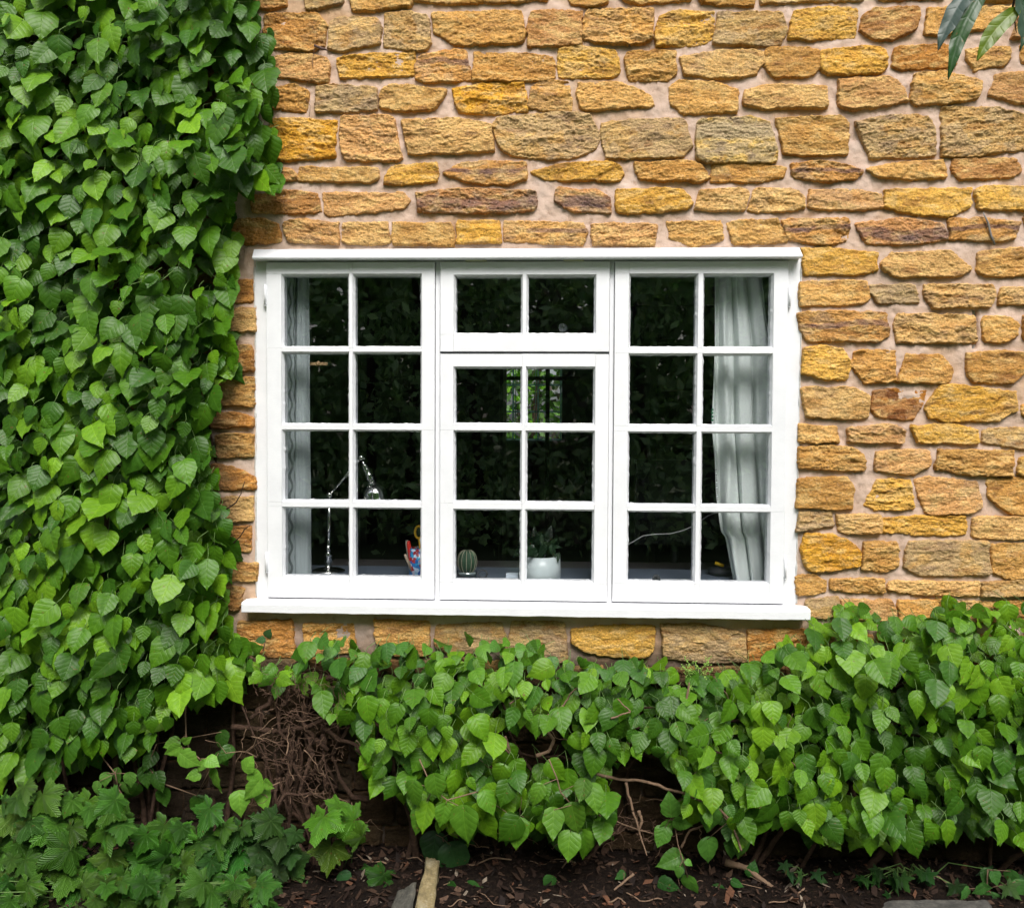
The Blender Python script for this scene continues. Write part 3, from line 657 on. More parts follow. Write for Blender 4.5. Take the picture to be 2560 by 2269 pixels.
# sill
sxa, sxb = W(606, 1520, -.06).x, W(2024, 1540, -.06).x
zs_front_top = W(1280, 1515, -.068).z; zs_bot = W(1280, 1541, -.07).z
g = G(); V = []; r = random.Random(9); pr = None
for i in range(nseg + 1):
    t = i / nseg; j = .0012 * float(vn(t * 30, 1.5, 4)) + r.gauss(0, .0003)
    xe = sxa + (sxb - sxa) * t; xi = sxa + .011 + (sxb - sxa - .02) * t
    V += [(xi, .06, ZB - .004), (xi, -.004, ZB - .006), (xi, -.052, zs_front_top + .010), (xe, -.066, zs_front_top + .0015), (xe, -.071, zs_front_top - .006), (xe, -.071, zs_bot + .003 + j), (xe, -.066, zs_bot + j), (xe, -.03, zs_bot + .002), (xe, .06, zs_bot + .004)]
m = 9
F = [(i * m + k, i * m + (k + 1) % m, i * m + m + (k + 1) % m, i * m + m + k) for i in range(nseg) for k in range(m)] + [tuple(range(m)), tuple(nseg * m + k for k in range(m - 1, -1, -1))]
g.add(V, F); win.part('sill', g, M_WHITE)
# ragged sealant bead
M_SEAL = basic('sealant', (.55, .54, .52), .7, nscale=120, var=.35, bump=.5)
for side, xx in ((-1, fx0), (1, fx1)):
    g = G(); r = random.Random(side + 4); n = 110; pts = []; rd = []
    for i in range(n + 1):
        zz = ZB + (zt - ZB) * i / n; pts.append((xx + side * .002 + .003 * float(vn(zz * 14, 3.3, 5)), .000 - .0015 * r.random(), zz)); rd.append(.0028 + .0016 * float(vn(zz * 40, 2, side + 8)) + .0012 * (r.random() < .12))
    g.tube(pts, rd, 7); win.part('sealant_bead', g, M_SEAL)

# ------------------------------------------------------------------ room behind the glass
BY = .30; RX0, RX1, RY1, RZ0, RZ1 = -2.3, 2.3, 4.2, .1, 2.55; T = .12
def struct(name, g, m): o = link(name, g.mesh(name), m); return tag(o, kind='structure')
ix0, ix1, iz0, iz1 = fx0 + .03, fx1 - .03, 1.034, zt - .005
g = G(); g.box(RX0, ix0, .08, BY, RZ0, RZ1); g.box(ix1, RX1, .08, BY, RZ0, RZ1); g.box(ix0, ix1, .08, BY, iz1, RZ1); g.box(ix0, ix1, .08, BY, RZ0, iz0 - .03)
g.box(RX0, fx0 - .002, .012, .079, RZ0, RZ1); g.box(fx1 + .002, RX1, .012, .079, RZ0, RZ1); g.box(fx0 - .001, fx1 + .001, .012, .079, zt + .006, RZ1); g.box(fx0 - .001, fx1 + .001, .012, .079, RZ0, ZB - .03)
struct('interior_front_wall', g, M_REVEAL)
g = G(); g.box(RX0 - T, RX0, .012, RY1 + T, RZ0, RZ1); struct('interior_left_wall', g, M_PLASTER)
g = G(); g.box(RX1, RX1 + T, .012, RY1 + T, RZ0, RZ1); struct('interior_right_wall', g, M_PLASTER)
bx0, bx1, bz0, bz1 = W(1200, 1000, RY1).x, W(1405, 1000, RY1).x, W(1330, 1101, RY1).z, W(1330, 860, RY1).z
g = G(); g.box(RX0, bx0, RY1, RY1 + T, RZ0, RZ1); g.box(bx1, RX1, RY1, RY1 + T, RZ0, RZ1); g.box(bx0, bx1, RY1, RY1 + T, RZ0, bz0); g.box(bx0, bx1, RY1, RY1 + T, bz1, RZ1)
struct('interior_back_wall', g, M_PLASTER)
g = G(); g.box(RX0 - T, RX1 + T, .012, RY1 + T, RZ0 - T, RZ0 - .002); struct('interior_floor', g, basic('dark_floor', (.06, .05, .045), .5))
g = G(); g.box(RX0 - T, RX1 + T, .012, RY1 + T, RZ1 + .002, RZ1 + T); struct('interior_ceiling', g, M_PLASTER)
g = G(); g.box(ix0, ix1, .066, BY + .05, iz0 - .03, iz0); struct('interior_window_board', g, basic('board_paint', (.13, .16, .21), .3, var=.05))
BZ = iz0
# rear window with leaded grid, seen through the middle sash
rw = Thing('rear_window', 'small far window with pale leaded bars, seen through the middle sash', 'window', ((bx0 + bx1) / 2, RY1, bz0))
def mat_pbar():
    m = N('frosted_bar'); m.base((.60, .78, .72)); m.rough(.4); tl = m.n('ShaderNodeBsdfTranslucent'); tl.inputs[0].default_value = (.75, .92, .88, 1); mx = m.n('ShaderNodeMixShader'); mx.inputs[0].default_value = .75
    m.l(m.b.outputs[0], mx.inputs[1]); m.l(tl.outputs[0], mx.inputs[2]); m.l(mx.outputs[0], m.out.inputs[0]); return m.m
M_PBAR = mat_pbar()
g = G(); y = RY1 + .03
for px in (1283, 1345, 1402): x = W(px, 1000, y).x; g.box(x - .0065, x + .0065, y - .01, y + .01, bz0, bz1)
for px in (1289, 1339): x = W(px, 1000, y).x; g.box(x - .003, x + .003, y - .009, y + .009, bz0, bz1)
for py in (898, 962, 1029, 1098): z = W(1330, py, y).z; g.box(bx0, bx1, y - .0085, y + .0085, z - .0065, z + .0065)
rw.part('glazing_bar', g, M_PBAR)
g = G(); g.box(bx0, bx1, y + .012, y + .016, bz0, bz1); rw.part('glass', g, M_GLASS)
ds = Thing('black_screen_frame', 'tall black metal frame with a cross bar standing before the far window', 'screen', (W(1369, 1000, 3.2).x, 3.2, RZ0))
g = G(); x = W(1369, 1000, 3.2).x; g.box(x - .015, x + .015, 3.185, 3.215, RZ0, 2.1); ds.part('post', g, M_DARK)
g = G(); z = W(1369, 946, 3.2).z; g.box(W(1262, 946, 3.2).x, W(1450, 946, 3.2).x, 3.187, 3.213, z - .013, z + .013); ds.part('cross_bar', g, M_DARK)
g = G(); g.box(x - .2, x + .2, 3.1, 3.3, RZ0, RZ0 + .02); ds.part('foot', g, M_DARK)
cb = Thing('dark_wardrobe', 'black wardrobe in the dim room, left of the far window', 'wardrobe', (W(1150, 1000, 2.4).x, 2.6, RZ0))
g = G(); xa, xb = W(900, 1000, 2.4).x, W(1257, 1000, 2.4).x; g.box(xa, xb, 2.4, 2.9, RZ0, 2.35); cb.part('carcass', g, M_DARK)
g = G(); g.box(xa + .02, (xa + xb) / 2 - .004, 2.382, 2.398, RZ0 + .08, 2.3); cb.part('door', g, M_DARK)
g = G(); g.box((xa + xb) / 2 + .004, xb - .02, 2.382, 2.398, RZ0 + .08, 2.3); cb.part('door', g, M_DARK)
ch = Thing('bookcase', 'dark bookcase deep in the room behind the curtain side sash', 'bookcase', (1.1, 3.2, RZ0))
g = G(); g.box(.72, .75, 3, 3.4, RZ0, 2.2); g.box(1.65, 1.68, 3, 3.4, RZ0, 2.2); g.box(.75, 1.65, 3.37, 3.4, RZ0, 2.2); ch.part('case', g, M_DARK)
for k in range(5): g = G(); g.box(.75, 1.65, 3.0, 3.37, RZ0 + .05 + k * .42, RZ0 + .08 + k * .42); ch.part('shelf', g, M_DARK)

# curtains: swept cloth with folds
def cloth(name, f0, f1, ztop, zbot, yc, amp, nf, seed, nx=140, nz=60):
    T_, S = np.meshgrid(np.linspace(0, 1, nz), np.linspace(0, 1, nx), indexing='ij')
    Zz = ztop + (zbot - ztop) * T_; a = f0(T_); b = f1(T_)
    X = a + (b - a) * S + .010 * np.sin(S * nf * 6.28 + 1.2) * (.3 + T_)
    ph = S * nf * 6.283 + .9 * fbm(T_ * 2.0, S * 2, seed, 2) * 2
    Y = yc + amp * (np.sin(ph) + .35 * np.sin(2.3 * ph + 1)) * (.75 + .35 * T_) + .004 * fbm(S * 20, T_ * 8, seed + 3, 3)
    V = np.stack([X, Y, Zz], -1).reshape(-1, 3); i = np.arange(nx * nz).reshape(nz, nx)
    F = np.stack([i[:-1, :-1], i[:-1, 1:], i[1:, 1:], i[1:, :-1]], -1).reshape(-1, 4); uv = np.stack([S, T_], -1).reshape(-1, 2)
    return mesh_np(name, V, F, uv=uv)
def mat_curtain(name, c, pattern=False):
    m = N(name); nz = m.noise(500, 2, .6, stretch=(1, 1, .3)); x = m.mix(nz.outputs[0], tuple(q * .9 for q in c), c)
    if pattern:
        uv = m.n('ShaderNodeUVMap', uv_map='UVMap').outputs[0]; sx = m.n('ShaderNodeSeparateXYZ'); m.l(uv, sx.inputs[0])
        for off, ww_ in ((.42, .018), (.52, .018), (.60, .014)):
            wv = m.math('ADD', sx.outputs[0], m.math('MULTIPLY', m.math('SINE', m.math('MULTIPLY', sx.outputs[1], 95)), .022))
            l_ = m.math('LESS_THAN', m.math('ABSOLUTE', m.math('SUBTRACT', wv, off)), ww_)
            x = m.mix(m.math('MULTIPLY', l_, .75), x, (.08, .10, .10))
    m.base(x); m.rough(.9, .1); m.bump(nz.outputs[0], .0004, .5)
    tl = m.n('ShaderNodeBsdfTranslucent'); m.l(x, tl.inputs[0]); mx = m.n('ShaderNodeMixShader'); mx.inputs[0].default_value = .12
    m.l(m.b.outputs[0], mx.inputs[1]); m.l(tl.outputs[0], mx.inputs[2]); m.l(mx.outputs[0], m.out.inputs[0]); return m.m
M_CURT = mat_curtain('pale_curtain', (.76, .81, .79)); M_CURL = mat_curtain('patterned_curtain', (.40, .45, .46), True)
yc = .115
def xi(rows, xsp): 
    zz = [(zt - .01 - W(1280, r_, yc).z) / (zt - .01 - BZ) for r_ in rows]; xx = [W(p, r_, yc).x for p, r_ in zip(xsp, rows)]
    return lambda T_: np.interp(T_, zz, xx)
cl = Thing('patterned_curtain', 'narrow grey green curtain with wavy dark lines hanging inside at the desk lamp side', 'curtain', (W(740, 1000, yc).x, yc, BZ))
cl.part('cloth', cloth('cloth', xi([680, 1440], [690, 690]), xi([680, 1440], [771, 770]), zt - .01, BZ + .002, yc, .011, 2.2, 5), M_CURL)
g = G(); p = W(795, 909, .15); g.box(p.x - .036, p.x + .036, .145, .152, p.z - .006, p.z + .005); g.tube([(p.x - .005, .148, p.z - .008), (p.x + .006, .148, p.z + .008)], .006, 8)
cl.part('tieback_toggle', g, basic('light_wood', (.30, .19, .09), .6))
cr = Thing('pale_curtain', 'pale bluish white gathered curtain hanging inside, away from the desk lamp', 'curtain', (W(1850, 1000, yc).x, yc, BZ))
cr.part('cloth', cloth('cloth', xi([680, 860, 1060, 1250, 1325, 1340, 1380, 1450], [1783, 1781, 1771, 1787, 1797, 1808, 1815, 1827]), xi([680, 780, 860, 1450], [1906, 1916, 1926, 1960]), zt - .01, BZ + .002, yc, .019, 3.3, 8), M_CURT)
g = G()
gd = basic('green_print', (.03, .16, .08), .6)
for i, py in enumerate((1024, 1032, 1041, 1050)): p = W(1781, py, yc - .035); g.lathe([(0, 0), (.0042, 0), (.0042, .001), (0, .001)], Matrix.Translation(p) @ Matrix.Rotation(rad(90), 4, 'X'), 12)
cr.part('selvedge_mark', g, gd)
g = G()
r = random.Random(4); py = 1175
while py < 1250:
    h_ = r.choice([2, 3, 3, 4]); p = W(1790 + (py - 1175) * .05, py, yc - .034); g.box(p.x - .0022, p.x + .0022, yc - .035, yc - .0335, p.z - h_ * .0006, p.z + h_ * .0006); py += h_ + r.choice([1.5, 2, 5])
cr.part('selvedge_lettering', g, basic('grey_print', (.12, .13, .14), .6))

# things on the window board
M_CHROME = basic('chrome', (.75, .74, .72), .08, metal=1, var=.02)
def at(px, py, y): return W(px, py, y)
lp = Thing('desk_lamp', 'polished chrome adjustable desk lamp behind the bottom panes of the side sash', 'lamp', (at(821, 1400, .2).x, .2, BZ))
y = .2; b_ = at(821, 1430, y); b_.z = BZ
g = G(); g.lathe([(0, 0), (.062, 0), (.062, .006), (.05, .011), (.012, .015), (.012, .035), (.016, .04), (.010, .055), (.016, .06), (.008, .075)], Matrix.Translation(b_), 32); lp.part('base', g, M_CHROME)
jt = at(824, 1237, y)
g = G(); g.tube([b_ + Vector((0, 0, .07)), (b_.x, y, at(821, 1362, y).z)], .0085, 16); g.tube([(b_.x, y, at(821, 1370, y).z), jt], .0062, 16); lp.part('stem', g, M_CHROME)
def ball(g, p, r_): g.lathe([(r_ * math.sin(a * math.pi / 8), -r_ * math.cos(a * math.pi / 8)) for a in range(9)], Matrix.Translation(p), 20)
kn = at(903, 1144, y)
g = G(); ball(g, jt, .013); ball(g, kn, .011); g.tube([jt, kn], [.0042, .006, ][0:2], 12); g.tube([kn, kn + Vector((.014, -.003, -.004))], .003, 8); lp.part('arm', g, M_CHROME)
ax0 = at(908, 1156, y); ax1 = at(931, 1206, y); ax = (ax1 - ax0).normalized(); Lx = (ax1 - ax0).length
rotm = ax.to_track_quat('Z', 'Y').to_matrix().to_4x4()
g = G(); g.lathe([(.001, -.006), (.006, 0), (.007, .01), (.011, .012), (.008, .016), (.012, .02), (.009, .024), (.013, .028), (.011, .033), (.013, .05), (.016, .054), (.012, .058), (.017, .064), (.013, .07), (.014, Lx)], Matrix.Translation(ax0) @ rotm, 24); lp.part('lamp_holder', g, M_CHROME)
g = G(); R_ = .047; pf = [(.014, 0), (.02, .003)] + [(R_ * math.sin(a), .052 - .048 * math.cos(a)) for a in np.linspace(.5, 1.57, 10)] + [(R_ * 1.03, .066), (R_ * 1.12, .078), (R_ * 1.10, .078), (R_ * .98, .064), (R_ * .9, .05), (.02, .01)]
ax2 = (ax + Vector((0, 0, -1.2))).normalized(); g.lathe(pf, Matrix.Translation(ax1 - ax2 * .002) @ ax2.to_track_quat('Z', 'Y').to_matrix().to_4x4(), 36); lp.part('lamp_shade', g, M_CHROME)

y = .13; c_ = at(1050, 1430, y); c_.z = BZ
pc = Thing('pencil_pot', 'blue patterned pencil pot holding scissors and pens beside the desk lamp', 'pot', c_)
def mat_pot():
    m = N('blue_patterned_glaze'); v = m.n('ShaderNodeTexVoronoi'); v.inputs['Scale'].default_value = 85; m.l(m.n('ShaderNodeTexCoord').outputs['Object'], v.inputs[0])
    m.base(m.ramp(m.math('FRACT', m.math('MULTIPLY', v.outputs['Color'], 3.7)), [(0, (.02, .05, .35)), (.35, (.03, .3, .5)), (.6, (.5, .6, .75)), (.8, (.3, .02, .03))])); m.rough(.2); return m.m
g = G(); g.lathe([(0, 0), (.036, 0), (.041, .005), (.041, .105), (.038, .105), (.037, .008), (0, .008)], Matrix.Translation(c_), 28); pc.part('cup', g, mat_pot())
def pen(px0, py0, px1, py1, r_, col, name, th=pc, yy=None):
    yy = y if yy is None else yy; g = G(); a = at(px0, py0, yy); b = at(px1, py1, yy); g.tube([a, a.lerp(b, .1), b], [r_ * .7, r_, r_], 10); th.part(name, g, basic(name + '_paint', col, .35, var=.05))
pen(1017, 1350, 1028, 1432, .007, (.45, .42, .36), 'wooden_ruler'); pen(1021, 1352, 1031, 1430, .008, (.65, .03, .02), 'red_marker', yy=.115)
pen(1046, 1370, 1044, 1432, .008, (.02, .03, .30), 'blue_pen', yy=.11); pen(1037, 1372, 1038, 1432, .005, (.5, .55, .6), 'silver_pen', yy=.12); pen(1012, 1385, 1033, 1432, .006, (.33, .25, .18), 'brown_pencil', yy=.105)
g = G(); s0 = at(1047, 1330, .12)
g.tube([(s0.x + .014 * math.cos(a), .12, s0.z + .022 * math.sin(a)) for a in np.linspace(0, 6.283, 20)], .0045, 8, False)
g.tube([(s0.x + .032 + .013 * math.cos(a), .12, s0.z - .004 + .02 * math.sin(a)) for a in np.linspace(0, 6.283, 20)], .0045, 8, False)
g.tube([s0 + Vector((.003, 0, -.022)), s0 + Vector((.012, 0, -.12))], [.006, .004], 8)
pc.part('scissors', g, basic('yellow_plastic', (.75, .42, .01), .35, var=.04))

y = .115; c_ = at(1168, 1432, y); c_.z = BZ
ca = Thing('potted_cactus', 'ribbed round cactus in a clear glass dish on the window board', 'cactus', c_)
g = G(); g.lathe([(0, 0), (.034, 0), (.038, .006), (.038, .024), (.035, .024), (.034, .008), (0, .006)], Matrix.Translation(c_), 28); ca.part('glass_dish', g, M_GLASS)
g = G(); g.lathe([(0, .008), (.032, .008), (.032, .018), (0, .02)], Matrix.Translation(c_), 28); ca.part('gravel', g, basic('gravel', (.35, .42, .42), .8, nscale=200, var=.5))
H_ = at(1168, 1374, y).z - BZ; pf = [(.034 * math.sin(a) ** .75 if a > 0 else 0, .016 + (H_ - .016) * (1 - math.cos(a)) / 2) for a in np.linspace(0, math.pi, 18)]
g = G(); g.lathe(pf, Matrix.Translation(c_), 96, rib=lambda a: 1 + .09 * abs(math.cos(a * 6)) ** .6 - .07); ca.part('stem', g, basic('cactus_green', (.022, .06, .03), .7, var=.3))
g = G()
for k in range(12):
    an = (k) * math.pi / 6; g.tube([c_ + Vector((r_ * 1.045 * math.cos(an), r_ * 1.045 * math.sin(an), z_)) for r_, z_ in pf[2:-1]], .0013, 5)
ca.part('spines', g, basic('spine_cream', (.28, .26, .19), .8, nscale=300, var=.5))

y = .12; c_ = at(1352, 1432, y); c_.z = BZ
pp = Thing('white_planter', 'plain white planter with a dark leafy plant behind the middle sash', 'planter', c_)
g = G(); hh_ = at(1352, 1396, y).z - BZ + .012
g.lathe([(0, 0), (.070, 0), (.073, .004), (.0725, .03), (.070, hh_), (.066, hh_), (.067, .02), (0, .02)], Matrix.Translation(c_), 40); pp.part('pot', g, basic('white_ceramic', (.50, .56, .57), .3, var=.03))
g = G(); g.lathe([(0, hh_ - .012), (.067, hh_ - .012)], Matrix.Translation(c_), 30); pp.part('compost', g, M_SOIL)
PLANTER = c_ + Vector((0, 0, hh_ - .01))

single('white_note', G().box(at(1265, 1445, .09).x, at(1295, 1445, .09).x, .088, .13, BZ + .0005, BZ + .017), basic('note_paper', (.62, .70, .78), .6), 'small pale box lying between the cactus and the white planter', 'box', (at(1280, 1445, .1).x, .1, BZ))
g = G(); p = at(1206, 1436, .10); p.z = BZ
g.tube([(p.x + .017 * math.cos(a), .10 + .006 * math.sin(a), BZ + .0155 + .0135 * math.sin(a)) for a in np.linspace(0, 6.283, 22)], .0035, 8, False)
single('black_tape_ring', g, M_DARK, 'small black ring standing beside the cactus', 'ring', p)
def sucker(px, py, label):
    p = at(px, py, FY + .024); M = Matrix.Translation(p) @ Matrix.Rotation(rad(-90), 4, 'X'); t = Thing('suction_cup', label, 'suction cup', p, 'suction cups on the glass')
    g = G(); g.lathe([(.015, .0005), (.0125, .003), (.005, .006), (.004, .010), (0, .011)], M, 24); t.part('cup', g, basic('clear_rubber', (.05, .055, .06), .2, var=.05))
    g = G(); g.tube([p + Vector((0, .010, 0)), p + Vector((0, .018, -.002)), p + Vector((0, .02, .008))], .0018, 8); t.part('hook', g, M_CHROME)
sucker(1407, 819, 'small suction cup stuck inside the fanlight'); sucker(1641, 1446, 'small suction cup at the foot of the pane left of the pale curtain')
# cable strung behind the right sash
g = G(); y = .30
cp = [at(a, b, y) for a, b in ((1540, 1378), (1570, 1361), (1608, 1339), (1638, 1335), (1675, 1334), (1707, 1326), (1735, 1314), (1754, 1300), (1770, 1289), (1787, 1282), (1830, 1272))]
g.tube(cp, .0022, 8); single('white_cable', g, basic('white_plastic', (.30, .30, .30), .4, var=.02), 'thin white cable sagging across the room beside the pale curtain', 'cable', tuple(cp[3]))
# a desk with a monitor-like dim shape and chair back, beyond the sash
dk = Thing('desk', 'dim wooden desk top standing inside against the window board', 'desk', (.45, .75, RZ0))
g = G(); g.box(-1.0, 1.3, BY + .052, 1.0, .93, .96); dk.part('desk_top', g, basic('desk_wood', (.10, .09, .09), .35, var=.2))
for a, b in ((-.95, .42), (1.22, .42), (-.95, .93), (1.22, .93)): g = G(); g.box(a, a + .05, b, b + .05, RZ0, .93); dk.part('leg', g, M_DARK)
p = at(1801, 1411, .22)
hl = Thing('yellow_highlighter', 'yellow highlighter pen leaning at the foot of the pale curtain', 'pen', (p.x, .22, BZ))
g = G(); g.tube([p + Vector((-.02, 0, .006)), p + Vector((.012, 0, -.004))], .0065, 10); hl.part('barrel', g, basic('yellow_ink', (.8, .5, .01), .35, var=.03)); g = G(); g.tube([p + Vector((.012, 0, -.004)), p + Vector((.022, 0, -.007))], .0045, 10); hl.part('cap', g, M_DARK)
g = G(); q = p.copy(); q.z = BZ; g.lathe([(0, 0), (.045, 0), (.05, .02), (.03, .03), (0, p.z - BZ - .008)], Matrix.Translation((q.x + .005, .24, BZ)), 20)
single('black_pouch', g, M_DARK, 'dark soft pouch under the yellow highlighter', 'pouch', (q.x, .24, BZ))
oc = Thing('office_chair', 'faint grey office chair in the dim room beside the pale curtain', 'chair', (at(1690, 1300, 1.3).x, 1.3, RZ0))
c_ = oc.o; g = G(); g.box(c_.x - .2, c_.x + .2, 1.30, 1.34, 1.0, 1.42); oc.part('backrest', g, basic('grey_mesh', (.05, .053, .058), .8)); g = G(); g.box(c_.x - .23, c_.x + .23, .98, 1.4, .6, .66); oc.part('seat', g, M_DARK)
g = G(); g.tube([(c_.x, 1.2, .2), (c_.x, 1.2, .6)], .03, 12); g.tube([(c_.x, 1.32, .62), (c_.x, 1.36, 1.1)], .02, 10); oc.part('column', g, M_DARK)
for k in range(5):
    an = k * 1.2566; g = G(); g.tube([(c_.x, 1.2, .2), (c_.x + .28 * math.cos(an), 1.2 + .28 * math.sin(an), RZ0 + .03)], .018, 8); oc.part('leg', g, M_DARK)

# ------------------------------------------------------------------ leaves
def inpoly(P, x, y):
    x = np.asarray(x, float); y = np.asarray(y, float); c = np.zeros(x.shape, bool); n = len(P)
    for i in range(n):
        x1, y1 = P[i]; x2, y2 = P[(i + 1) % n]
        if y1 == y2: continue
        c ^= ((y1 > y) != (y2 > y)) & (x < (x2 - x1) * (y - y1) / (y2 - y1) + x1)
    return c
WV = np.array([0, .03, .10, .2, .32, .45, .58, .70, .81, .90, .96, 1.0]); WW = np.array([.0, .25, .42, .50, .505, .465, .385, .28, .165, .075, .028, .0])
def frames(n, a, b, c):
    """a: turn in the wall's plane from straight down, b: tip leaning out, c: twist about the midrib"""
    T0 = np.stack([np.sin(a), np.zeros(n), -np.cos(a)], 1); O = np.tile([0, -1., 0], (n, 1))
    T_ = np.cos(b)[:, None] * T0 + np.sin(b)[:, None] * O; N_ = np.cos(b)[:, None] * O - np.sin(b)[:, None] * T0
    S_ = np.cross(T_, N_); N2 = N_ * np.cos(c)[:, None] + S_ * np.sin(c)[:, None]; S2 = np.cross(T_, N2)
    return T_, N2, S2
def leaves(name, P, L, a, b, c, col, asp=None, nu=7, ragged=.02, fold=None, curl=None, petiole=True, wprof=None, side=0):
    n = len(L); rs = np.random.RandomState(n); nv = len(WV); asp = rs.uniform(.72, 1.02, n) if asp is None else asp
    fold = rs.uniform(.0, .5, n) if fold is None else fold; curl = rs.uniform(-.05, .55, n) if curl is None else curl
    T_, N_, S_ = frames(n, a, b, c); U = np.linspace(-1, 1, nu)
    w_ = (WW if wprof is None else wprof)[None, :, None] * asp[:, None, None]
    w_ = w_ * (1 + ragged * rs.randn(n, nv, 2).repeat([nu // 2, nu - nu // 2], axis=2)[:, :, :nu] * np.abs(U) * 2.0)
    x = U[None, None, :] * w_
    yv = WV[None, :, None] - .11 * np.abs(U[None, None, :]) ** 1.6 * (1 - WV[None, :, None]) ** 3 * (1 if wprof is None else 0) + 0 * x
    wav = .034 * np.sin(yv * 17 + rs.rand(n)[:, None, None] * 6) * np.abs(U) ** 2
    bend = side * 0 + rs.uniform(-.10, .10, n)[:, None, None] * yv ** 2
    zz = fold[:, None, None] * np.abs(x) * (1 - .5 * np.abs(U)) - curl[:, None, None] * yv ** 2 + wav - .25 * curl[:, None, None] * x ** 2 * 4
    xb = x + bend
    V = P[:, None, None, :] + L[:, None, None, None] * (xb[..., None] * S_[:, None, None, :] + yv[..., None] * T_[:, None, None, :] + zz[..., None] * N_[:, None, None, :])
    i = np.arange(nv * nu).reshape(nv, nu); F = np.stack([i[:-1, :-1], i[:-1, 1:], i[1:, 1:], i[1:, :-1]], -1).reshape(-1, 4)
    F = (F[None] + (np.arange(n) * nv * nu)[:, None, None]).reshape(-1, 4)
    uv = np.stack([x, yv], -1).reshape(-1, 2); C = np.repeat(col, nv * nu, axis=0)
    # petiole
    V = V.reshape(-1, 3)
    return mesh_np(name, V, F, C, uv), T_, N_
def petioles(name, P, T_, N_, Lp, m_r=.0012):
    n = len(P); rs = np.random.RandomState(3); k = 4
    back = -N_ * .55 - T_ * .75 + rs.randn(n, 3) * .25; back[:, 2] = np.abs(back[:, 2]) * .6
    back[:, 1] = np.abs(back[:, 1]); pts = [P + T_ * .002, P - T_ * (Lp * .35)[:, None], P - T_ * (Lp * .5)[:, None] + back * (Lp * .7)[:, None]]
    V = []; 
    for j, q in enumerate(pts):
        for m in range(3):
            an = m * 2.094; V.append(q + m_r * (np.array([math.cos(an), 0, math.sin(an)])[None] + N_ * 0))
    V = np.stack(V, 1).reshape(-1, 3); F = []
    for j in range(2):
        for m in range(3): F.append([j * 3 + m, j * 3 + (m + 1) % 3, j * 3 + 3 + (m + 1) % 3, j * 3 + 3 + m])
    F = (np.array(F)[None] + (np.arange(n) * 9)[:, None, None]).reshape(-1, 4); return mesh_np(name, V, F)
def poisson(poly_fn, x0, x1, y0, y1, sp, seed):
    r = np.random.RandomState(seed); out = []; cell = {}
    cand = np.stack([r.uniform(x0, x1, int((x1 - x0) * (y1 - y0) / sp ** 2 * 5)), np.zeros(1).repeat(int((x1 - x0) * (y1 - y0) / sp ** 2 * 5))], 1); cand[:, 1] = r.uniform(y0, y1, len(cand))
    ok = poly_fn(cand[:, 0], cand[:, 1]); 
    for px, py in cand[ok]:
        k = (int(px // sp), int(py // sp)); good = True
        for i in (-1, 0, 1):
            for j in (-1, 0, 1):
                for q in cell.get((k[0] + i, k[1] + j), ()):
                    if (q[0] - px) ** 2 + (q[1] - py) ** 2 < sp * sp * .6: good = False
        if good: cell.setdefault(k, []).append((px, py)); out.append((px, py))
    return np.array(out)
PXM = .0014
LC = np.array([(.030, .092, .004), (.062, .165, .006), (.108, .238, .008), (.155, .310, .014), (.034, .106, .007)])
def leafcols(px, py, rs, bright=0.):
    n = len(px); t = rs.rand(n) * .75 + .5 * fbm(px / 160, py / 160, 5, 2) + bright; t = np.clip(t, 0, 1) * 2.999
    i = np.clip(t.astype(int), 0, 2); f = (t - i)[:, None]; c = LC[i] * (1 - f) + LC[i + 1] * f
    bl = (rs.rand(n) < .15)[:, None]; c = np.where(bl, LC[4], c); return c * rs.uniform(.85, 1.15, (n, 1))
S2 = 1.25245
def P2(s): return [(float(a.split(',')[0]) * S2, float(a.split(',')[1]) * S2) for a in s.split()]
LEFT = P2("-260,-260 500,-260 503,0 512,40 535,80 540,150 532,230 542,280 545,330 556,385 520,395 470,380 458,420 468,480 462,540 455,620 462,740 430,790 412,850 425,950 452,1040 458,1120 440,1180 458,1250 478,1310 470,1380 430,1405 390,1400 352,1430 325,1465 285,1500 240,1510 190,1490 180,1530 120,1540 0,1560 -260,1560")
LOW = P2("485,1300 530,1305 560,1345 610,1298 680,1285 720,1315 780,1295 850,1305 900,1288 990,1285 1060,1295 1110,1318 1160,1330 1230,1340 1290,1325 1350,1345 1420,1370 1480,1345 1530,1305 1600,1290 1645,1230 1700,1215 1780,1245 1850,1235 1900,1205 1960,1225 2044,1215 2300,1215 2300,1740 2044,1730 1990,1670 1900,1665 1850,1700 1780,1715 1700,1735 1640,1705 1600,1650 1540,1640 1480,1690 1440,1630 1400,1640 1360,1610 1330,1570 1290,1530 1210,1665 1150,1705 1090,1665 1050,1670 980,1650 930,1660 880,1650 830,1610 740,1560 720,1480 690,1440 640,1420 600,1375 560,1385 545,1370 500,1370")
HOLES = [P2("950,1455 1040,1450 1130,1460 1150,1530 1060,1545 1000,1500"), P2("1205,1520 1310,1505 1370,1570 1340,1650 1250,1660 1200,1590"), P2("480,1375 620,1385 660,1450 700,1560 560,1560 480,1460"), P2("610,1322 640,1318 660,1345 630,1365")]
